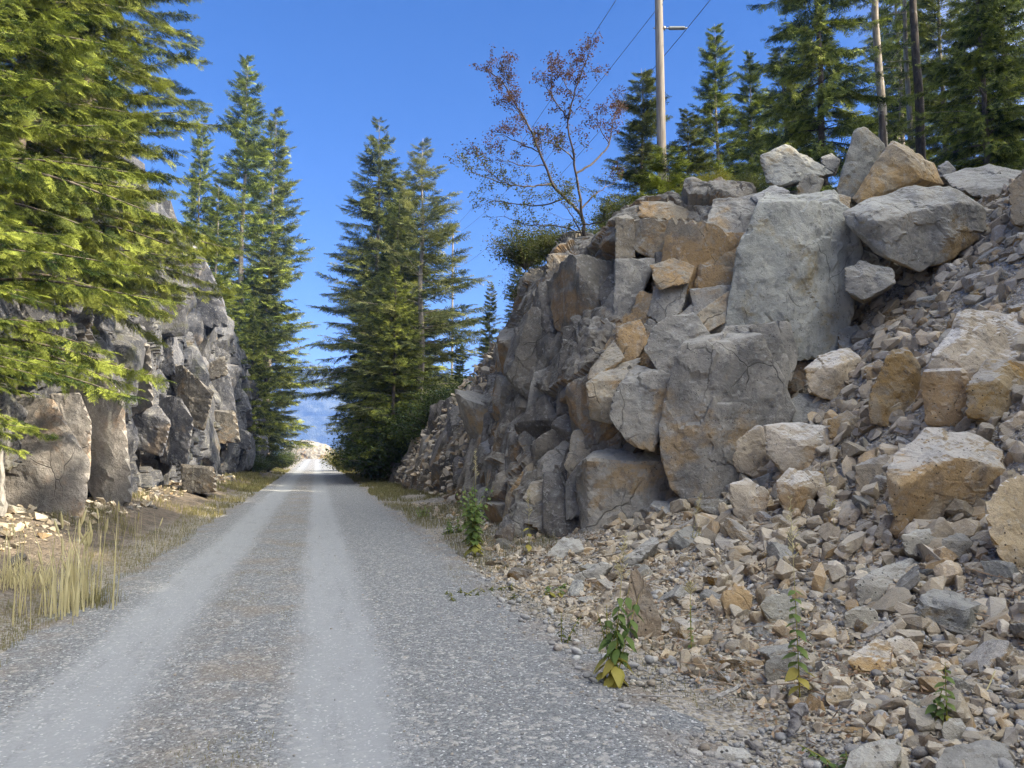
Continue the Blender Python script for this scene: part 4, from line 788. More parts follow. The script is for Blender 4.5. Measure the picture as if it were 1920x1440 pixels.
def ribbon(p0, dirv, side, L, w, nt, r):
    """a kite-like twig of few triangles"""
    a = p0; b = p0+dirv*L; m1 = p0+dirv*L*.45+side*w; m2 = p0+dirv*L*.45-side*w
    return [a, m1, b], [a, b, m2]
def spray(lod, seed):
    r = np.random.default_rng(seed); tris = []
    ns = {'hi': 7, 'mid': 6, 'lo': 4}[lod]
    def needles(p0, p1, step, nl, nw):
        d = p1-p0; L = np.linalg.norm(d); d = d/(L+1e-9)
        a = np.cross(d, [0, 0, 1]); a /= np.linalg.norm(a)+1e-9; b = np.cross(d, a)
        k = max(3, int(L/step))
        for q in range(k):
            p = p0+d*L*(q+.3)/k
            for sgn in (-1, 1):
                nd = d*.62+a*sgn*.75+b*r.normal()*.38; nd /= np.linalg.norm(nd); wv = np.cross(nd, b+a*r.normal()*.6); wv /= np.linalg.norm(wv)+1e-9
                l = nl*(1-.35*q/k)*r.uniform(.8, 1.15)
                tris.append([p-wv*nw*.5, p+wv*nw*.5, p+nd*l])
        tris.append([p1-a*nw*.6, p1+a*nw*.6, p1+d*nl])
    droop = lambda t: np.array([t, 0, -.16*t*t])
    for i in range(ns):
        t = .06+.90*i/ns
        for sg in (-1, 1):
            p0 = droop(t+r.uniform(-.02, .02)); L = .46*(1-.75*t**1.2)*r.uniform(.75, 1.15); ang = R(r.uniform(42, 62))*sg
            d = np.array([math.cos(ang), math.sin(ang), -.14+r.normal()*.10]); d /= np.linalg.norm(d)
            if lod == 'hi':
                p1 = p0+d*L+np.array([0, 0, -.05*L]); needles(p0, p1, .046, .095, .026)
                if L > .22:
                    for q in (.4, .68):
                        ps = p0+(p1-p0)*q; a2 = ang+R(40)*(-1)**(i+int(q*10)); d2 = np.array([math.cos(a2), math.sin(a2), -.2]); needles(ps, ps+d2/np.linalg.norm(d2)*L*.5, .05, .085, .026)
            else:
                side = np.cross(d, [0, 0, 1])+np.array([0, 0, r.normal()*.55]); side /= np.linalg.norm(side)
                w = {'mid': .075, 'lo': .06}[lod]*r.uniform(.8, 1.2)
                if lod == 'mid':
                    # saw-edged twig of four narrow kites
                    for q in range(3):
                        ps = p0+d*L*(.10+.30*q); e = side*(1 if q % 2 else -1)
                        dd = d*.8+e*.6+np.array([0, 0, r.normal()*.15]); dd /= np.linalg.norm(dd)
                        t1, t2 = ribbon(ps, dd, np.cross(dd, side+[0, 0, .7])*.9, L*.42, w*.5, 1, r); tris.append(t1)
                        tris.append([ps-side*w*.4, ps+side*w*.4, ps+d*L*.55])
                else:
                    t1, t2 = ribbon(p0, d, side, L, w, 1, r); tris += [t1, t2]
    if lod == 'hi': needles(droop(.1), droop(1.0), .05, .10, .026)
    else: tris.append([droop(.0)+[0, -.02, 0], droop(.0)+[0, .02, 0], droop(1.05)])
    V = np.array(tris).reshape(-1, 3); return V, np.arange(len(V)).reshape(-1, 3)
SPR = {l: [spray(l, 11+i) for i in range(4)] for l in ('hi', 'mid', 'lo')}
TONE = []
def place(sprays, X, Rm, s, r):
    Vs, Ts, off = [], [], 0; tn = []; pi = r.integers(0, len(sprays), len(X))
    for k, (pv, pt) in enumerate(sprays):
        m = np.where(pi == k)[0]
        if not len(m): continue
        W = np.einsum('nij,vj->nvi', Rm[m], pv)*s[m][:, None, None]+X[m][:, None]
        T = (pt[None]+(np.arange(len(m))*len(pv))[:, None, None]).reshape(-1, 3)+off
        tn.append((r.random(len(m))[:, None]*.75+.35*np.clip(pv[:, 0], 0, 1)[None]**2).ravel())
        Vs.append(W.reshape(-1, 3)); Ts.append(T); off += len(m)*len(pv)
    TONE.append(np.concatenate(tn)); return np.concatenate(Vs), np.concatenate(Ts)
def frames(d, roll, r):
    d = d/np.linalg.norm(d, axis=1)[:, None]; up = np.array([0, 0, 1.0])
    y = np.cross(up, d); y /= np.linalg.norm(y, axis=1)[:, None]+1e-9; z = np.cross(d, y)
    c, s = np.cos(roll)[:, None], np.sin(roll)[:, None]; y2 = y*c+z*s; z2 = -y*s+z*c
    return np.stack([d, y2, z2], 2)
def conifer(name, H, Rr, base, nwh, seed, lod='mid', spl=.62, droop=.35, shape=.85, up=.25, trunk_r=.22, bark='bark', leaf='lf_mid', gap=.12, dens=1.0, hi_below=None, lean=0.0, dead=True, per=7.0):
    r = np.random.default_rng(seed); tb = MB(); X, Dd, S, Ro = [], [], [], []
    zs = np.linspace(-.6, H, 14); tr = trunk_r*np.clip(1-zs/H, .02, 1)**.85
    wob = np.stack([.05*np.sin(zs*.7+seed)+lean*zs, .05*np.cos(zs*.9+seed), zs], 1); tb.tube(wob, tr, 9)
    for w in range(nwh):
        t = (w+r.uniform(0, .6))/nwh; h = base+(H-base)*t**.95
        for q in range(max(2, int(r.normal(per, 1.0)))):
            if r.random() < gap: continue
            az = r.uniform(0, 2*math.pi); prof = max(.03, (1-t))**shape*(.55+.45*min(1, t*5+.3))
            L = Rr*prof*r.choice([r.uniform(.5, .9), r.uniform(.75, 1.25)])+.18
            e0 = up*(.3+1.2*t)+r.normal()*.10; n = 7; s = np.linspace(0, 1, n)
            elev = e0-droop*(1-t*.6)*1.6*s+droop*1.2*s**3
            dx = np.cos(elev); dz = np.sin(elev); stp = L/(n-1); sw = az+r.normal()*.12*s
            px = np.concatenate([[0], np.cumsum(dx[:-1]*stp*np.cos(sw[:-1]))]); py = np.concatenate([[0], np.cumsum(dx[:-1]*stp*np.sin(sw[:-1]))]); pz = np.concatenate([[0], np.cumsum(dz[:-1]*stp)])
            x0 = np.array([np.interp(h, zs, wob[:, 0]), np.interp(h, zs, wob[:, 1]), h]); pts = x0+np.stack([px, py, pz], 1)
            tb.tube(pts, np.linspace(max(.008, .011*L), .004, n), 4 if lod == 'hi' else 3, False)
            ls0 = min(spl, .62*L+.12); k = max(5, int(L/ls0*(7.6 if lod != 'hi' else 7.0)*dens))
            for i in range(k):
                f = .10+.90*(i+r.random())/k
                if f < .22 and r.random() < .55 and L > 1.2: continue
                p = np.array([np.interp(f, s, pts[:, j]) for j in range(3)]); a = az+(1 if i % 2 else -1)*r.uniform(.35, 1.15)*(1-.5*f)
                pe = np.interp(f, s, elev)-r.uniform(-.1, 1)*(droop*1.1+.25); ls = ls0*r.uniform(.7, 1.2)*(1-.35*f)
                X.append(p); Dd.append([math.cos(a)*math.cos(pe), math.sin(a)*math.cos(pe), math.sin(pe)]); S.append(ls); Ro.append(r.normal()*.7)
            X.append(pts[-1]); Dd.append([math.cos(az), math.sin(az), elev[-1]]); S.append(ls0*.75); Ro.append(0)
            X.append(pts[-2]); Dd.append([math.cos(az), math.sin(az), elev[-2]]); S.append(ls0*.8); Ro.append(0)
    if dead:
        for _ in range(int(26+H)):
            h = r.uniform(min(.8, base*.3), base+(H-base)*.45); az = r.uniform(0, 6.28); L = r.uniform(.4, 1.6)
            pts = [np.array([0, 0, h])+np.array([math.cos(az), math.sin(az), -.25*q])*L*q+r.normal(size=3)*.05*q for q in np.linspace(0, 1, 5)]
            tb.tube(np.array(pts), np.linspace(.012, .003, 5), 3, False)
    X = np.array(X); Dd = np.array(Dd); S = np.array(S); Ro = np.array(Ro)
    if hi_below is not None:
        m = X[:, 2] < hi_below; A = place(SPR['hi'], X[m], frames(Dd[m], Ro[m], r), S[m], r); B = place(SPR['mid'], X[~m], frames(Dd[~m], Ro[~m], r), S[~m], r)
        V = np.concatenate([A[0], B[0]]); T = np.concatenate([A[1], B[1]+len(A[0])])
    else: V, T = place(SPR[lod], X, frames(Dd, Ro, r), S, r)
    me = mesh_np(name+'_crown', V, T, M[leaf], False); at_ = me.attributes.new('tone', 'FLOAT', 'POINT'); at_.data.foreach_set('value', np.concatenate(TONE).astype(np.float32)); TONE.clear()
    return tb.build(name+'_trunk', M[bark]), me
def tree(name, lab, xyz, tr, cr, rot=0, sc=1, group=None, mats=None, cat='tree'):
    o = thing(name, lab, cat, xyz, group); o.rotation_euler = (0, 0, rot); o.scale = (sc, sc, sc) if np.isscalar(sc) else sc
    a = link('trunk', tr, o); b = link('crown', cr, o)
    if mats:
        for ob, mm in ((a, mats[0]), (b, mats[1])):
            if mm: ob.material_slots[0].link = 'OBJECT'; ob.material_slots[0].material = M[mm]
    return o
def at(u, d, dz=-.1):
    p = P(u, 800, d); return (p[0], p[1], float(zg(p[0], p[1])[0])+dz)
def topz(v, d): return P(900, v, d)[2]
# prototypes (metres)
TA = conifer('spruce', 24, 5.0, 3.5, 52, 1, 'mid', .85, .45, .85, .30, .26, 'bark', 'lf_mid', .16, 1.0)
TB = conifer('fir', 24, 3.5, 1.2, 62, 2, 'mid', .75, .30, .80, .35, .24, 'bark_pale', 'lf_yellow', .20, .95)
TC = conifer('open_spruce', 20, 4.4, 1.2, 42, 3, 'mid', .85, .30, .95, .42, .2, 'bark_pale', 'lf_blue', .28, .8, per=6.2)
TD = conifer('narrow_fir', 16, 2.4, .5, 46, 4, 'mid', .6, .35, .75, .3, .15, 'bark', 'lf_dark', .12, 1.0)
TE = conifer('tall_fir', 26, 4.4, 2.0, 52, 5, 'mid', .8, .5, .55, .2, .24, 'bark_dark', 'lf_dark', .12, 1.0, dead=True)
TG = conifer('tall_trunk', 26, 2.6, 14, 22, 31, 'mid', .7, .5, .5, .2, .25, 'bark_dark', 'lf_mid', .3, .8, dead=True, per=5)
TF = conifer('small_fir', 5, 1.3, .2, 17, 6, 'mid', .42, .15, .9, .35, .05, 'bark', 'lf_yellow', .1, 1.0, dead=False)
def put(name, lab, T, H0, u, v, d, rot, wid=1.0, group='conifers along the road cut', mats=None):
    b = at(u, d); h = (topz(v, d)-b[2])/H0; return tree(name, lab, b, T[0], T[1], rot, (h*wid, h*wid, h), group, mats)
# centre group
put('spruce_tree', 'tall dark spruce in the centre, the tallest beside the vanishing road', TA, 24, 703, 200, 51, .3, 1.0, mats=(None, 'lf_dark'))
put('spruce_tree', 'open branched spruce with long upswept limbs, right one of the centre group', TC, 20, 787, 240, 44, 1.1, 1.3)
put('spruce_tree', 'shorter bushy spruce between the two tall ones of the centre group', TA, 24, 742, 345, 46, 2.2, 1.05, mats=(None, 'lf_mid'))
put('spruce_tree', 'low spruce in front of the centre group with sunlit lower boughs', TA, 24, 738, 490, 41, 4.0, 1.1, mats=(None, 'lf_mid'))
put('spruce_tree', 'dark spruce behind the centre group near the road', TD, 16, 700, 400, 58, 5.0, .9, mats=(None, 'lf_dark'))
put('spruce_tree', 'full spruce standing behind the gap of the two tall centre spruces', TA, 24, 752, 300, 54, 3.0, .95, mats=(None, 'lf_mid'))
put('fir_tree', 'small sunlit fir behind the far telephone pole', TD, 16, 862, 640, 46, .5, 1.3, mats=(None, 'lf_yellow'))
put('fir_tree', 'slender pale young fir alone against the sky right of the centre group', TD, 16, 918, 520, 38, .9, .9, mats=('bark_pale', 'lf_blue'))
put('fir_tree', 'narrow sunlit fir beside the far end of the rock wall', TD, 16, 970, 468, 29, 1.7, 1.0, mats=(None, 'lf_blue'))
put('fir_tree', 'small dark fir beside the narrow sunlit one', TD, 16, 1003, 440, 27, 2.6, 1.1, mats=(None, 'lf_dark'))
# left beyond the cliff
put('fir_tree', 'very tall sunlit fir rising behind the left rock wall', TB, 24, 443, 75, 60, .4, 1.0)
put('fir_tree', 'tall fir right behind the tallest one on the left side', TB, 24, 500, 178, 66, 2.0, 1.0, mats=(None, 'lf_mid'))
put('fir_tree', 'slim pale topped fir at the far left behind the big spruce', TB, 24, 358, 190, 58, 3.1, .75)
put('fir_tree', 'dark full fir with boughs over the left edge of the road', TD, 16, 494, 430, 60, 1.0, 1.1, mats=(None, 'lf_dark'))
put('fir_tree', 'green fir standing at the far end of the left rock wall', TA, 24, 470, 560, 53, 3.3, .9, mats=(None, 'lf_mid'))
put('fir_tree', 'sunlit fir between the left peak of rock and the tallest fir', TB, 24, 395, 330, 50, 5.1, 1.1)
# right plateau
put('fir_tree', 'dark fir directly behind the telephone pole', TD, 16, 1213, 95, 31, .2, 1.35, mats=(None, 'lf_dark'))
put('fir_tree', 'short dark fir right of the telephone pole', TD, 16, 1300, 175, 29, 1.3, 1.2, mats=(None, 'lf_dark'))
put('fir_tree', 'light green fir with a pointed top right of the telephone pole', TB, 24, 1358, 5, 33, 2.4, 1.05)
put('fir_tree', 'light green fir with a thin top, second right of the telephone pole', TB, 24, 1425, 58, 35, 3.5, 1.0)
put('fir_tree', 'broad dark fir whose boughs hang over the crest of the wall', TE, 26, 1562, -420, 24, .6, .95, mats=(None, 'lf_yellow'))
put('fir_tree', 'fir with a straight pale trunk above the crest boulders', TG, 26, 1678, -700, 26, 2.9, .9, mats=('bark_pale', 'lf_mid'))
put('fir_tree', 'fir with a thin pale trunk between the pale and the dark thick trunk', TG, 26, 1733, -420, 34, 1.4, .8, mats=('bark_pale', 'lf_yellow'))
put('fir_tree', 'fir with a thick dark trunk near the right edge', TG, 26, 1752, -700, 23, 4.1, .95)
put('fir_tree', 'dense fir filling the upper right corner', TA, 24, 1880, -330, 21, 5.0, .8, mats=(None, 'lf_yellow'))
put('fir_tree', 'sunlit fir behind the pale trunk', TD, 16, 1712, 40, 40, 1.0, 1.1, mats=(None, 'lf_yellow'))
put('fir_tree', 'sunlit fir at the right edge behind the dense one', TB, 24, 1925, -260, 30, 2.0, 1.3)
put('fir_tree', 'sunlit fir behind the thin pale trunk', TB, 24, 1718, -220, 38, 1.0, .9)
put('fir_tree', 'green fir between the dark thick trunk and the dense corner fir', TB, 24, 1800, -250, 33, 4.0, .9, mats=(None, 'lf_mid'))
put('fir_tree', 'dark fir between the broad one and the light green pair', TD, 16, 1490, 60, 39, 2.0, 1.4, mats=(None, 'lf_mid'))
put('fir_tree', 'young bright yellow green fir at the foot of the telephone pole', TF, 5, 1257, 265, 17.2, .5, 1.5, mats=(None, 'lf_yellow'))
# the wood on the right bank outside the frame that shades the road
r_ = np.random.default_rng(5)
k = 0
for yy in np.arange(-36, 15, 2.4):
    for xx, hh in ((11.8, 6.5), (14.5, 8.6), (19, 11), (27, 14.5)):
        if xx == 11.8 and yy > 0 or xx == 19 and yy > 9: continue
        x = xx+r_.normal()*1.3+max(0, 3-abs(yy-3))*.8; y = yy+r_.normal()*1.1; f = x*_sa+y*_ca; s = x*_ca-y*_sa
        if f > 0 and abs(s) < f*.72+4.2: continue
        T, H0 = ((TA, 24), (TB, 24), (TD, 16))[r_.integers(3)]; h = hh*r_.uniform(.86, 1.1)/H0; k += 1
        tree('fir_tree', 'fir in the wood on the right bank outside the photo', (x, y, float(zg(x, y)[0])-.1), T[0], T[1], r_.uniform(0, 6), (h*1.7, h*1.7, h), 'wood on the right bank')
for x, y, hh in ((12.6, -3.2, 7.5), (16.4, -4.6, 9), (13.4, -6.3, 8), (12.4, -.9, 6.6)):
    h = hh/16; tree('fir_tree', 'fir in the wood on the right bank outside the photo', (x, y, float(zg(x, y)[0])-.1), TD[0], TD[1], y, (h*2, h*2, h), 'wood on the right bank')
# the near spruce on the left, full needles
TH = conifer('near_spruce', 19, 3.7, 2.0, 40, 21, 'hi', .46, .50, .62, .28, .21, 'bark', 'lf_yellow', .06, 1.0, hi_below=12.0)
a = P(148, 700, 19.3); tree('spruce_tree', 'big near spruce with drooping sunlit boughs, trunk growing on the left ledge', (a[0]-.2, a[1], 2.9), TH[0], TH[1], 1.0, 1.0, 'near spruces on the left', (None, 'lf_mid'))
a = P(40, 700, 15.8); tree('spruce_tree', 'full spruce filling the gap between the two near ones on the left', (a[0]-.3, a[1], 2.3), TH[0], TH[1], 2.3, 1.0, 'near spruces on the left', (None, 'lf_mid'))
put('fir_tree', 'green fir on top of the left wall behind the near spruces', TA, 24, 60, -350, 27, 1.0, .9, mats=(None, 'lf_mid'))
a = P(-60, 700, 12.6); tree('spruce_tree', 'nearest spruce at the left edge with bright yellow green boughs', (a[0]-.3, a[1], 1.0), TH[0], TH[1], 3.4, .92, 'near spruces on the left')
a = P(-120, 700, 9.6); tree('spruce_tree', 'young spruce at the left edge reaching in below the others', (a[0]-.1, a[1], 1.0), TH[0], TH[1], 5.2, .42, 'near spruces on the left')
# ================================================================== far mountain
hx = np.linspace(-1700, 1700, 260); ht = np.linspace(0, 1, 60)
g1, g2 = np.meshgrid(hx, ht, indexing='ij'); pp = np.stack([g1.ravel()/210, g2.ravel()*4, 0*g1.ravel()], 1)
ridge = 250+60*fbm(np.stack([hx/380, 0*hx, 0*hx], 1), 4, 61)-.03*np.abs(hx+80)
hz = (g2**.85)*ridge[:, None]-30+(30*np.abs(fbm(pp*1.6, 5, 62)).reshape(g1.shape)+6*fbm(pp*9, 3, 63).reshape(g1.shape))*np.clip(g2*3, 0, 1)*(1-.5*g2)
hy = 1750+g2*480+80*fbm(pp*2.2, 3, 64).reshape(g1.shape)
m, nn, ll, bs = new_mat('forested_mountain'); n = N(nn, ll); v, _ = objvec(n, False)
c = n.mix(n.ramp(n.noise(v, .022, 6, .7), .42, .6), (.02, .03, .02), (.13, .14, .09)); ll.new(c, bs.inputs['Base Color']); bs.inputs['Roughness'].default_value = 1
ll.new(n.bump(n.noise(n.vscale(v, (1, 1, .4)), .05, 6, .7), 1.0, 25), bs.inputs['Normal']); M['hills'] = m
V = np.stack([g1.ravel(), hy.ravel(), hz.ravel()], 1)
link('hills', mesh_np('hills', V, grid_faces(len(hx), len(ht)), m), kind='structure')
# ---- broken rock mound where the road ends in sun
b = P(577, 852, 172); MV, MT, mo = [], [], 0
D, Fc = ico(5); W = D*np.array([6.2, 4.2, 4.4]); e = facet(W*.4, 5, .8, .5)*.55+facet(W*1.2, 6, .8, .5)*.2; W = W*(1+.16*e)[:, None]
thing('rock_mound', 'pale sunlit mound of broken rock where the road disappears', 'rock mound', (b[0], b[1], float(zg(b[0], b[1])[0])-.3), None, mesh_np('rock_mound', W, Fc, M['cliff'], False))
b = P(612, 850, 100)
W = D*np.array([2.2, 2.2, 1.6]); W = W*(1+.2*facet(W*.9, 15, .8, .5))[:, None]
# ================================================================== bushes and small broadleaf plants
def leaves(X, size, r, up=.3, asp=.55):
    n = len(X); d = r.normal(size=(n, 3)); d[:, 2] = d[:, 2]*.5-.15; d /= np.linalg.norm(d, axis=1)[:, None]
    s = np.cross(d, r.normal(size=(n, 3))*.6+np.array([0, 0, 1])); s /= np.linalg.norm(s, axis=1)[:, None]; L = size*r.uniform(.7, 1.2, n)[:, None]
    nn_ = np.cross(d, s)
    V = np.stack([X, X+d*L*.5+s*L*asp*.5+nn_*L*.08, X+d*L, X+d*L*.5-s*L*asp*.5+nn_*L*.08], 1).reshape(-1, 3); b = np.arange(n)*4
    return V, np.concatenate([np.stack([b, b+1, b+2], 1), np.stack([b, b+2, b+3], 1)])
def bush(name, W, H, nst, nl, ls, seed, bark='bark', leaf='lf_bush'):
    r = np.random.default_rng(seed); tb = MB(); X = []
    for i in range(nst):
        a = r.uniform(0, 6.28); rr = W*math.sqrt(r.random()); tip = np.array([math.cos(a)*rr, math.sin(a)*rr, H*(1-.55*(rr/W)**2)*r.uniform(.6, 1.1)])
        s = np.linspace(0, 1, 6)[:, None]; pts = s*tip*np.array([1, 1, 1])+np.array([0, 0, .25*H])*(s*(1-s))+r.normal(size=(6, 3))*.04*W*s
        tb.tube(pts, np.linspace(.014, .003, 6), 3, False)
        f = r.uniform(.25, 1.03, nl)[:, None]; q = np.stack([np.interp(f[:, 0], s[:, 0], pts[:, j]) for j in range(3)], 1); X.append(q+r.normal(size=(nl, 3))*W*.13*np.array([1, 1, .7]))
    X = np.concatenate(X); X = X[X[:, 2] > -.05]; V, T = leaves(X, ls, r)
    return tb.build(name+'_stems', M[bark]), mesh_np(name+'_leaves', V, T, M[leaf], False)
def shrub(lab, B, u, d, sc, leaf=None, rot=0, group='bushes beside the road', xyz=None, cat='bush', name='bush'):
    o = thing(name, lab, cat, xyz if xyz is not None else at(u, d), group); o.rotation_euler = (0, 0, rot); o.scale = (sc, sc, sc) if np.isscalar(sc) else sc
    link('stem', B[0], o); b = link('foliage', B[1], o)
    if leaf: b.material_slots[0].link = 'OBJECT'; b.material_slots[0].material = M[leaf]
    return o
B1 = bush('bush_a', 1.3, 1.6, 80, 130, .075, 1); B2 = bush('bush_b', 1.0, 1.9, 60, 110, .065, 2); B3 = bush('bush_c', .5, .7, 34, 45, .045, 3)
for u, d, s, lf, lab in ((692, 56, 2.2, 'lf_bush', 'dark bush at the road edge under the centre spruces'), (705, 47, 3.0, 'lf_bush', 'big dark bush left of the rubble slope under the spruces'), (748, 42, 2.6, 'lf_bush', 'dark leafy bush where the far rubble slope begins'),
     (792, 41, 2.3, 'lf_bush', 'green bush above the left end of the far rubble slope'), (830, 38, 2.0, 'lf_bush', 'bush on the slope below the far telephone pole'), (868, 37, 1.8, 'lf_bush', 'bush at the top edge of the far rubble slope'),
     (900, 32, 1.0, 'lf_green', 'small green bush beside the leaning dark slab'), (640, 70, 1.5, 'lf_bushy', 'yellow green bush at the bend of the road'), (655, 62, 1.3, 'lf_bushy', 'yellowish bush under the leaning dark spruce'), (722, 52, 2.2, 'lf_bush', 'shaded thicket below the tallest centre spruce'),
     (850, 42, 1.3, 'lf_bushy', 'sunlit yellow bush behind the slope top'), (530, 74, 1.5, 'lf_bush', 'dark bush at the left bend of the road'), (505, 60, 1.3, 'lf_bush', 'low dark bush beside the end of the left wall'), (478, 52, 1.0, 'lf_bush', 'green bush at the foot of the far left wall')):
    shrub(lab, (B1, B2)[int(u) % 2], u, d, s, lf, u*.37)
for u, v, d, s, lab in ((985, 480, 23, .95, 'leafy green bush on the edge of the rock wall left of the red tree'), (1045, 475, 20.5, .7, 'bush growing under the red leaved tree'), (1125, 470, 19.5, .7, 'bush between the red leaved tree and the ochre block'),
     (1165, 415, 21, .7, 'bush on the crest left of the telephone pole'), (1330, 365, 20, .6, 'low pale bush right of the young bright fir'), (1400, 358, 21, .5, 'low bush on the crest before the light green firs'), (1010, 560, 21.5, .8, 'small bush clinging behind the dark overhang')):
    p = P(u, v, d); shrub(lab, B2 if s > 1 else B1, u, d, s, 'lf_green' if u != 1330 else 'lf_bushy', u*.7, 'bushes on the crest', (p[0], p[1], p[2]-.45*s))
# small red leaved tree
def redtree():
    r = np.random.default_rng(12); D0 = 18.5; tb = MB(); tips = []
    base = P(1095, 520, D0)
    L = [([(1095, 520, 0), (1096, 440, 0), (1088, 400, .1), (1060, 372, .2), (1036, 345, .3), (1018, 300, .4), (996, 245, .5), (968, 198, .6), (942, 155, .7), (912, 132, .8)], .05),
         ([(1092, 415, 0), (1084, 350, -.2), (1076, 295, -.4), (1064, 235, -.5), (1076, 180, -.6), (1092, 132, -.7), (1106, 96, -.8)], .035),
         ([(1066, 225, -.5), (1046, 196, -.7), (1026, 165, -.9), (1040, 148, -1)], .02), ([(1030, 345, .3), (990, 350, .0), (935, 340, -.4), (882, 322, -.8)], .025),
         ([(1080, 325, -.2), (1112, 305, .2), (1142, 268, .6), (1150, 225, .9), (1172, 188, 1.1)], .03), ([(1010, 285, .4), (965, 262, .8), (925, 250, 1.1)], .018), ([(1000, 250, .5), (975, 215, .2), (950, 180, -.1)], .015),
         ([(1078, 300, -.4), (1045, 272, -.8), (1010, 262, -1.2)], .02), ([(1088, 395, .1), (1120, 360, .6), (1150, 345, 1.0)], .025), ([(1058, 372, .2), (1010, 385, .6), (950, 380, .9), (920, 375, 1.1)], .022),
         ([(1096, 440, 0), (1050, 425, .5), (985, 420, .9), (945, 405, 1.2)], .022), ([(1096, 450, 0), (1075, 410, -.5), (1055, 380, -.9)], .02), ([(1020, 310, .4), (975, 310, .1), (932, 296, -.2)], .017), ([(1076, 180, -.6), (1058, 150, -.3), (1075, 120, 0)], .014),
         ([(968, 198, .6), (955, 165, .3), (948, 118, .1)], .014), ([(1142, 268, .6), (1120, 230, .4), (1125, 200, .3)], .014), ([(1090, 420, 0), (1135, 415, -.5), (1155, 400, -.8)], .02), ([(940, 340, -.4), (915, 320, -.5), (900, 300, -.6)], .01)]
    X = []
    def twig(p, d, l, rad, depth):
        n = 5; pts = [p]; dd = d.copy()
        for _ in range(n-1):
            dd = dd+r.normal(size=3)*.16+np.array([0, 0, .05]); dd /= np.linalg.norm(dd); pts.append(pts[-1]+dd*l/(n-1))
        pts = np.array(pts); tb.tube(pts, np.linspace(rad, rad*.4, n), 3, False)
        if depth:
            for q in range(3):
                i = r.integers(1, n); e = dd+r.normal(size=3)*.6; twig(pts[i], e/np.linalg.norm(e), l*.6, rad*.6, depth-1)
        else:
            for pt in pts[1:]: X.extend([pt+r.normal(size=3)*.045 for _ in range(5)])
    for pl, rad in L:
        pts = np.array([P(u, v, D0+dd) for u, v, dd in pl]); t = np.linspace(0, len(pts)-1, len(pts)*4); c = catmull(pts, t); c[1:] += r.normal(size=c[1:].shape)*.012
        tb.tube(c, np.linspace(rad, max(.006, rad*.25), len(c)), 6, False)
        for i in range(3 if len(pl) < 5 else 9, len(c)):
            if r.random() < .85:
                g = c[i]-c[i-1]; g /= np.linalg.norm(g)+1e-9; e = g+r.normal(size=3)*.75; e[2] += .15; twig(c[i], e/np.linalg.norm(e), r.uniform(.22, .55), .006, 1)
    X = np.array(X); V, T = leaves(X, .062, r)
    hi = np.repeat(X[:, 2] > P(1000, 300, D0)[2]-.3*r.normal(size=len(X)), 2); hi = np.concatenate([hi[::2], hi[::2]])
    o = thing('broadleaf_tree', 'small spreading tree with sparse reddish leaves on the edge of the rock wall', 'tree', tuple(base))
    link('trunk', tb.build('red_trunk', M['bark_dark'], org=base), o)
    me = mesh_np('red_crown', V-base, T, M['lf_green'], False); me.materials.append(M['lf_red']); me.polygons.foreach_set('material_index', hi.astype(np.int32)); link('crown', me, o)
redtree()
# ================================================================== grass
def blades(x, y, h, w, r, lean=.35, z=None):
    n = len(x); z = zg(x, y) if z is None else z; a = r.uniform(0, 6.28, n); d = np.stack([np.cos(a), np.sin(a), 0*a], 1); l = r.uniform(.1, 1, n)*lean
    s = np.stack([-np.sin(a), np.cos(a), 0*a], 1)*w[:, None]*.5; p = np.stack([x, y, z-.01], 1); hv = np.array([0, 0, 1.0])*h[:, None]
    m = p+hv*.55+d*(l*h*.3)[:, None]; t = p+hv*(1-.25*l)[:, None]+d*(l*h)[:, None]
    V = np.stack([p-s, p+s, m-s*.7, m+s*.7, t], 1).reshape(-1, 3); b = np.arange(n)*5
    return V, np.concatenate([np.stack([b, b+1, b+3], 1), np.stack([b, b+3, b+2], 1), np.stack([b+2, b+3, b+4], 1)])
def nz(x, y, s, seed): return vnoise(np.stack([x*s, y*s, 0*x], 1), seed)
gr = np.random.default_rng(31); GV, GT, go = [], [], 0
def addg(V, T):
    global go
    GV.append(V); GT.append(T+go); go += len(V)
x, y = pick(17000, lambda x, y: (x < -2.30-.12*nz(x, y, 1.2, 8)) & (x > -3.25-.3*nz(x, y, .5, 2)) & (nz(x, y, 1.6, 4) > -.5), -4.2, -2.1, 3.5, 60); addg(*blades(x, y, gr.uniform(.02, .11, len(x)), np.maximum(.004, .00035*y), gr, .8))
x, y = pick(9000, lambda x, y: (x < -2.30) & (x > -4.6) & (nz(x, y, .7, 5) > -.1), -4.6, -2.2, 14, 75, False); addg(*blades(x, y, gr.uniform(.08, .32, len(x)), np.maximum(.008, .0005*y), gr, .8))
x, y = pick(28000, lambda x, y: (x > 2.1+.2*nz(x, y, .8, 6)) & (x < 4.3-.25*np.clip(14-y, 0, 8)) & (nz(x, y, .9, 7) > -.25), 1.8, 4.6, 10.5, 80, False); addg(*blades(x, y, gr.uniform(.05, .22, len(x)), np.maximum(.006, .00045*y), gr, .9))
x, y = pick(4500, lambda x, y: (x > 1.7) & (x < 4.4) & (nz(x, y, .8, 17) > .35), 1.6, 4.4, 2.6, 11, False); addg(*blades(x, y, gr.uniform(.02, .07, len(x)), np.full(len(x), .004), gr, 1.2))
x, y = pick(2600, lambda x, y: (np.abs(x+.6) < .4) & (nz(x, y, 1.1, 27) > .15), -1.1, 0, 4, 40, True); addg(*blades(x, y, gr.uniform(.01, .045, len(x)), np.full(len(x), .005), gr, 1.2))
link('grass', mesh_np('grass', np.concatenate(GV), np.concatenate(GT), M['grass'], False), kind='stuff')
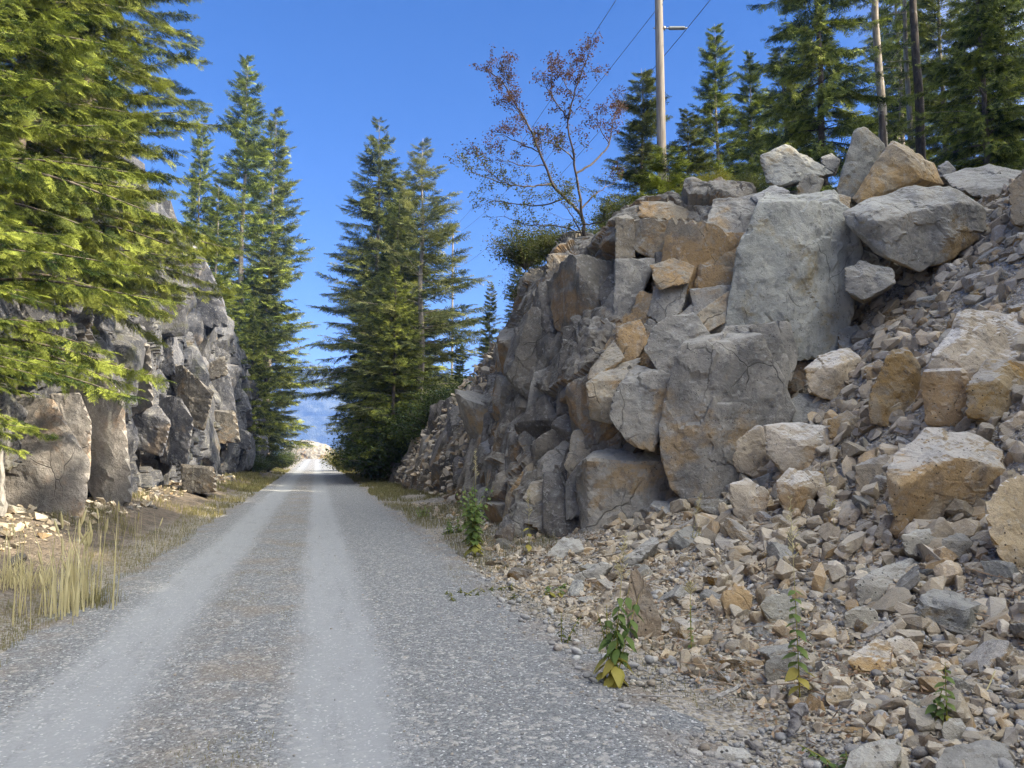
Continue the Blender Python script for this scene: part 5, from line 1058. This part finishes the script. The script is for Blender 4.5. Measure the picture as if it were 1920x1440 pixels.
def tuft(name, lab, u, v, d, n, W, h0, h1, mat, seed, head=True, wid=.006, group=None, lean=.35):
    r = np.random.default_rng(seed); b = P(u, v, d); bz = float(zg(b[0], b[1])[0])
    x = b[0]+r.normal(size=n)*W*.5; y = b[1]+r.normal(size=n)*W*.8; h = r.uniform(h0, h1, n)**1.0
    V, T = blades(x, y, h, np.full(n, wid), r, lean); mb = MB(); mb.add(V, T)
    if head:
        k = n//5; V4 = V.reshape(n, 5, 3)
        for i in range(k):
            t = V4[i, 4]; m_ = V4[i, 2]; d_ = t-m_; d_ /= np.linalg.norm(d_)
            mb.tube(np.array([t-d_*.16, t-d_*.1, t-d_*.03, t+d_*.02]), np.array([.004, .014, .011, .002]), 4, False)
    org = np.array([b[0], b[1], bz]); thing(name, lab, 'grass', tuple(org), group, mb.build(name, M[mat], False, org))
tuft('grass_tuft', 'tall sunlit clump of dry straw coloured grass on the left verge', 128, 1140, 7.9, 100, .42, .4, 1.08, 'straw', 1, wid=.017, lean=.32)
tuft('grass_tuft', 'shorter green base of leaning grass right of the tall dry clump', 185, 1120, 8.2, 130, .2, .08, .26, 'grass', 2, False, .008, lean=.8)
tuft('grass_tuft', 'pale frayed grass clump behind the tall dry one at the left edge', 40, 1080, 8.8, 260, .36, .15, .42, 'straw', 3, False, .010, lean=.9)
tuft('grass_tuft', 'few long stalks at the left edge above the frayed clump', 5, 1060, 9.0, 14, .3, .5, .95, 'straw', 4, True, .014)
tuft('grass_tuft', 'thin grey stalks standing beside the left wall', 262, 1010, 13, 22, .8, .4, .8, 'straw', 5, True, .007)
# ================================================================== leaf litter
lr = np.random.default_rng(77); x, y = pick(2600, lambda x, y: (x > 2.6) & (x < 6.5) & (nz(x, y, .9, 41) > .0), 2.5, 6.5, 2.4, 14, True)
LX = np.stack([x, y, zg(x, y)+lr.uniform(.01, .07, len(x))], 1); V, T = leaves(LX, .045, lr); M['litter'] = leaf_mat('dead_leaves', (.16, .09, .05), (.42, .32, .22), .1)
mb = MB(); mb.add(V, T)
for xi, yi in zip(x[:420], y[:420]):
    a = lr.uniform(0, 6.28); l = lr.uniform(.05, .28); z0 = float(zg(xi, yi)[0])+.04; mb.tube(np.array([[xi, yi, z0], [xi+math.cos(a)*l, yi+math.sin(a)*l, z0+lr.normal()*.04]]), np.array([.004, .0025]), 4, False)
link('leaf_litter', mb.build('leaf_litter', M['litter'], False), kind='stuff')
# ================================================================== weeds
def weed(lab, u, v, d, h, nl, ls, seed, leaf='lf_weed', stalk=0.0, nst=1, lean=(0, 0), group='leafy weeds in the gravel', droop=.6, spread=.25, low='lf_weedy'):
    r = np.random.default_rng(seed); b = P(u, v, d); bz = float(zg(b[0], b[1])[0]); sb, lb, yb, fb = MB(), MB(), MB(), MB()
    for s_ in range(nst):
        n = 7; s = np.linspace(0, 1, n); hh = h*r.uniform(.6, 1.0) if s_ else h; off = r.normal(size=2)*spread*.12; ln = np.array(lean)+r.normal(size=2)*spread*(s_ > 0)
        pts = np.stack([off[0]+ln[0]*hh*s**1.4, off[1]+ln[1]*hh*s**1.4, hh*s], 1); sb.tube(pts, np.linspace(.006, .002, n), 4, False)
        for i in range(nl):
            f = .12+.86*i/nl; p = np.array([np.interp(f, s, pts[:, j]) for j in range(3)])
            for a in (i*1.57+r.normal()*.3, i*1.57+math.pi+r.normal()*.3):
                L = ls*(1-.55*f)*r.uniform(.75, 1.15); d0 = np.array([math.cos(a), math.sin(a), .25-droop*r.uniform(.5, 1)]); sd = np.array([-math.sin(a), math.cos(a), r.normal()*.25]); d0 /= np.linalg.norm(d0)
                q = [p, p+d0*L*.18]; Vv, Tt = [], []
                for k, (t, w) in enumerate(((0, .02), (.2, .22), (.45, .30), (.75, .17), (1, .0))):
                    c = p+d0*L*t+np.array([0, 0, -.5*droop*L*t*t]); Vv += [c-sd*w*L+[0, 0, .05*L*w], c, c+sd*w*L+[0, 0, .05*L*w]]
                for k in range(4):
                    o = k*3
                    for e in (0, 1): Tt += [[o+e, o+e+1, o+e+4], [o+e, o+e+4, o+e+3]]
                (yb if (low and f < .3) else lb).add(np.array(Vv), Tt)
        if stalk and s_ == 0:
            top = pts[-1]; e = np.array([top+np.array([ln[0]*stalk*t*1.3, ln[1]*stalk*t*1.3, stalk*t]) for t in np.linspace(0, 1, 6)]); fb.tube(e, np.linspace(.003, .0015, 6), 4, False)
            for _ in range(46):
                t = r.uniform(.15, 1); c = np.array([np.interp(t, np.linspace(0, 1, 6), e[:, j]) for j in range(3)]); a = r.uniform(0, 6.28); l = .05*(1.2-t)*r.uniform(.6, 1.3)+.008
                fb.tube(np.array([c, c+[math.cos(a)*l, math.sin(a)*l, l*.8]]), np.array([.0012, .004]), 3, False)
    o = thing('weed', lab, 'weed', (b[0], b[1], bz), group)
    link('stem', sb.build('weed_stem', M['lf_weedy']), o); link('foliage', lb.build('weed_leaves', M[leaf], False), o)
    if yb.V: link('withered_leaves', yb.build('weed_low_leaves', M[low], False), o)
    if fb.V: link('flower_stalk', fb.build('weed_stalk', M['straw'], False), o)
weed('tall leafy stalk with a thin seed spire beside the rounded grey boulder', 1500, 1262, 4.95, .74, 13, .14, 1, stalk=.55, lean=(.05, .1))
weed('leaning plant with yellowing hanging leaves growing in the near gravel', 1150, 1275, 5.35, .66, 10, .15, 2, stalk=.35, nst=4, lean=(.12, .1), droop=.9)
weed('small nettle like plant beside the egg shaped cobble', 1738, 1352, 4.25, .36, 9, .10, 3, nst=2, lean=(.02, 0))
weed('feathery green sprig at the bottom edge of the photo', 1605, 1440, 4.0, .10, 7, .07, 4, nst=5, spread=.9, low=None)
weed('green plant with a tall pale spire beside the cliff foot', 893, 1050, 12.2, 1.15, 14, .19, 5, stalk=.55, nst=6)
weed('bushy green plant behind the spired one at the cliff foot', 885, 1005, 13.5, 1.1, 14, .17, 6, nst=11, low=None)
weed('small yellow leaved plant before the dark rocks of the cliff foot', 992, 1018, 12.0, .50, 5, .18, 7, 'lf_weedy', stalk=.5)
weed('little plant with drooping yellow leaves beside the low pale slab', 1048, 1088, 9.0, .13, 5, .12, 8, nst=4, spread=.7)
weed('dark thin weed left of the leaning plant', 1058, 1190, 6.6, .26, 7, .06, 9, 'lf_green', nst=2, low=None)
weed('dark grass like weed above the leaning plant', 1143, 1190, 6.6, .34, 9, .06, 10, 'lf_green', nst=3, low=None)
weed('slender pale weed right of the brown shard', 1300, 1190, 6.3, .42, 6, .05, 11, 'lf_weed', nst=2, stalk=.12, low=None)
weed('small green tuft at the road shoulder', 868, 1118, 8.7, .06, 5, .06, 12, 'lf_green', nst=6, spread=1.2, low=None)
weed('second small green tuft nearer the road', 905, 1112, 8.9, .06, 5, .06, 13, 'lf_green', nst=6, spread=1.2, low=None)
weed('pale dry stalk leaning between the stones of the upper talus foot', 1558, 925, 8.8, .25, 3, .05, 14, 'lf_weedy', stalk=.6, lean=(-.1, 0), low=None)
weed('dry pale plant by the long grey splinter', 1300, 985, 10.2, .30, 4, .06, 15, 'straw', stalk=.35, nst=3, lean=(.2, 0), low=None)
weed('feathery pale plant below the far rubble slope', 800, 960, 19, .35, 7, .1, 16, 'lf_weed', nst=6, spread=.6, low=None)
weed('leafy weed in the ditch below the spired plant', 850, 985, 15, .35, 7, .12, 17, 'lf_weed', nst=6, spread=.7, low=None)
# ================================================================== wood on the ground
def stick(name, lab, pts, r0, r1, mat='deadwood', k=7, cat='branch', seed=0, group=None):
    A = np.array([P(*p) for p in pts]); t = np.linspace(0, len(A)-1, len(A)*4); c = catmull(A, t); rg = np.random.default_rng(seed); c += rg.normal(size=c.shape)*r0*.25
    mb = MB(); mb.tube(c, np.linspace(r0, r1, len(c))*rg.uniform(.8, 1.15, len(c)), k); o = c[0]; thing(name, lab, cat, tuple(o), group, mb.build(name, M[mat], False, o))
stick('driftwood', 'short dark weathered stump of wood standing in the gravel', [(1484, 1378, 4.4), (1492, 1350, 4.45), (1500, 1325, 4.5)], .028, .04, 'oldwood', 7, 'wood', 1)
stick('driftwood', 'grey splintered plank end wedged between stones', [(1618, 1196, 5.35), (1645, 1182, 5.4), (1666, 1168, 5.5)], .018, .022, 'deadwood', 5, 'wood', 2)
stick('driftwood', 'grey stick lying flat in the near gravel', [(1175, 1302, 4.95), (1230, 1305, 4.95), (1272, 1306, 4.95)], .006, .005, 'deadwood', 5, 'wood', 3)
stick('driftwood', 'rotten grey log piece among the cobbles', [(1330, 1310, 4.85), (1358, 1300, 4.9), (1385, 1286, 5.0)], .016, .012, 'deadwood', 6, 'wood', 4)
stick('driftwood', 'thin pale stem across the lower talus', [(1835, 1325, 4.45), (1852, 1290, 4.5), (1866, 1258, 4.6)], .005, .004, 'straw', 4, 'wood', 5)
stick('driftwood', 'dark root piece at the bottom right gravel', [(1400, 1390, 4.25), (1420, 1408, 4.2), (1440, 1425, 4.15)], .014, .010, 'oldwood', 6, 'wood', 6)
stick('driftwood', 'bent dead branch leaning at the foot of the square block', [(1180, 1050, 10.6), (1225, 1012, 11), (1280, 985, 11.2), (1330, 965, 11.3)], .035, .02, 'deadwood', 6, 'wood', 7)
stick('fallen_branch', 'bleached fallen trunk lying down the far rubble slope', [(745, 893, 44), (775, 872, 42), (800, 848, 40), (828, 826, 38)], .05, .09, 'deadwood', 6, 'fallen tree', 8)
stick('fallen_branch', 'bleached thin branch beside the fallen trunk', [(715, 885, 48), (742, 880, 45), (770, 868, 42)], .04, .06, 'deadwood', 6, 'fallen tree', 9)
stick('fallen_branch', 'weathered post leaning at the left edge beside the rock', [(4, 965, 12.6), (3, 900, 12.6), (1, 782, 12.6)], .07, .045, 'deadwood', 7, 'wood', 10)
b = P(1656, 262, 20.5); mb = MB(); mb.tube(np.array([[0, 0, -1.2], [0, 0, .2], [.01, .02, .6], [0, .01, .78]]), np.array([.09, .08, .075, .05]), 8)
thing('snag', 'short broken dark snag between the crest boulders and the pale trunk', 'stump', tuple(b), None, mb.build('snag', M['bark_dark'], False))
# ================================================================== telephone poles and wires
m, nn, ll, bs = new_mat('pole_wood'); n = N(nn, ll); v, _ = objvec(n, False)
f = n.noise(n.vscale(v, (14, 14, .7)), 1.0, 6, .7); c = n.mix(n.ramp(f, .35, .68), (.14, .122, .105), (.30, .272, .24)); kn = n.voro(n.vscale(v, (1, 1, .55)), 2.6)
c = n.mix(n.ramp(kn.outputs['Distance'], .10, .05), c, (.03, .025, .02)); ll.new(c, bs.inputs['Base Color']); bs.inputs['Roughness'].default_value = .9; ll.new(n.bump(f, .6, .01), bs.inputs['Normal']); M['pole'] = m
def plain(name, c, ro=.5, me=0.0):
    m, nn, ll, bs = new_mat(name); n = N(nn, ll); v, _ = objvec(n, False)
    ll.new(n.mix(n.noise(v, 8, 4), tuple(x*.8 for x in c), c), bs.inputs['Base Color']); bs.inputs['Roughness'].default_value = ro; bs.inputs['Metallic'].default_value = me; return m
M['insul'] = plain('grey_porcelain', (.22, .24, .24), .35); M['steel'] = plain('galvanised_steel', (.35, .35, .36), .5, .8); M['wire'] = plain('wire_metal', (.09, .09, .10), .5, .4)
def pole(lab, base, H, arms, r0=.165, lean=(0, 0)):
    o = thing('utility_pole', lab, 'utility pole', tuple(base), 'utility poles along the wall'); mb = MB()
    zs = np.linspace(-1, H, 12); mb.tube(np.stack([lean[0]*zs, lean[1]*zs, zs], 1), np.linspace(r0, r0*.72, 12), 16); link('pole', mb.build('pole', M['pole']), o); tips = []
    for z, sx in arms:
        d = np.array([_ca*sx, -_sa*sx, 0]); c = np.array([lean[0]*z, lean[1]*z, z]); rr = r0*.85
        m1 = MB(); m1.tube(np.array([c+d*(rr-.03), c+d*(rr+.05)]), np.array([.075, .075]), 4); m1.tube(np.array([c+d*(rr+.05), c+d*(rr+.16)]), np.array([.022, .022]), 6); m1.tube(np.array([c-d*(rr+.04), c-d*rr]), np.array([.03, .03]), 6)
        br = link('bracket', m1.build('bracket', M['steel']), o)
        m2 = MB(); L = .50; q = []; rad = []
        for i in range(26): q.append(c+d*(rr+.16+L*i/25)); rad.append(.062 if i % 2 else .05)
        m2.tube(np.array(q), np.array(rad), 12); link('insulator', m2.build('insulator', M['insul']), o)
        m3 = MB(); e = c+d*(rr+.16+L); m3.tube(np.array([e, e+d*.06, e+d*.10]), np.array([.02, .035, .012]), 8); link('clamp', m3.build('clamp', M['steel']), o)
        tips.append(np.asarray(base)+e+d*.09)
    return tips
p1 = P(1241, 300, 24); z1 = float(zg(p1[0], p1[1])[0]); Ht = P(1236, -95, 24)[2]-z1
zi = [P(1200, -62, 24)[2]-z1, P(1275, -75, 24)[2]-z1, P(1285, 40, 24)[2]-z1]
t1 = pole('weathered wooden utility pole with one grey insulator standing behind the rock wall', (p1[0], p1[1], z1), Ht, [(zi[0], -1), (zi[1], 1), (zi[2], 1)], .165, (-.001, 0))
p2 = P(848, 600, 82); z2 = P(848, 700, 82)[2]-2; k2 = P(848, 425, 82)[2]
t2 = pole('distant thin utility pole seen behind the spruce boughs', (p2[0], p2[1], z2), k2-z2, [(P(0, 438, 82)[2]-z2, -1), (P(0, 430, 82)[2]-z2, 1), (P(0, 498, 82)[2]-z2, 1)], .12)
dirv = np.array(p1)-np.array(p2); dirv[2] = 0
for i, lab in enumerate(('leftmost of the three power lines crossing the sky', 'middle power line between the two poles', 'lowest power line, held by the grey insulator')):
    a, b = t2[i], t1[i]; c = b+dirv*1.0+np.array([0, 0, 1.5]); mb = MB()
    for s0, s1 in ((a, b), (b, c)):
        t = np.linspace(0, 1, 40)[:, None]; q = s0*(1-t)+s1*t; q[:, 2] -= 4*.9*(t*(1-t))[:, 0]; mb.tube(q, np.full(40, .011), 5, False)
    thing('power_line', lab, 'power line', tuple(b), 'power lines', mb.build('power_line', M['wire'], True, b))
# ================================================================== air
bm = bmesh.new(); bmesh.ops.create_cube(bm, size=2.0)
me = bpy.data.meshes.new('haze')
for v_ in bm.verts: v_.co = Vector((v_.co.x*5300, v_.co.y*3500+2900, v_.co.z*190+120))
bm.to_mesh(me); bm.free()
m = bpy.data.materials.new('haze'); m.use_nodes = True; nt = m.node_tree; nt.nodes.remove(nt.nodes['Principled BSDF'])
pv = nt.nodes.new('ShaderNodeVolumePrincipled'); pv.inputs['Color'].default_value = (.24, .44, 1.0, 1); pv.inputs['Density'].default_value = .0004; pv.inputs['Anisotropy'].default_value = 0.0
nt.links.new(pv.outputs[0], nt.nodes['Material Output'].inputs['Volume']); me.materials.append(m)
hz_o = link('haze', me, kind='stuff')
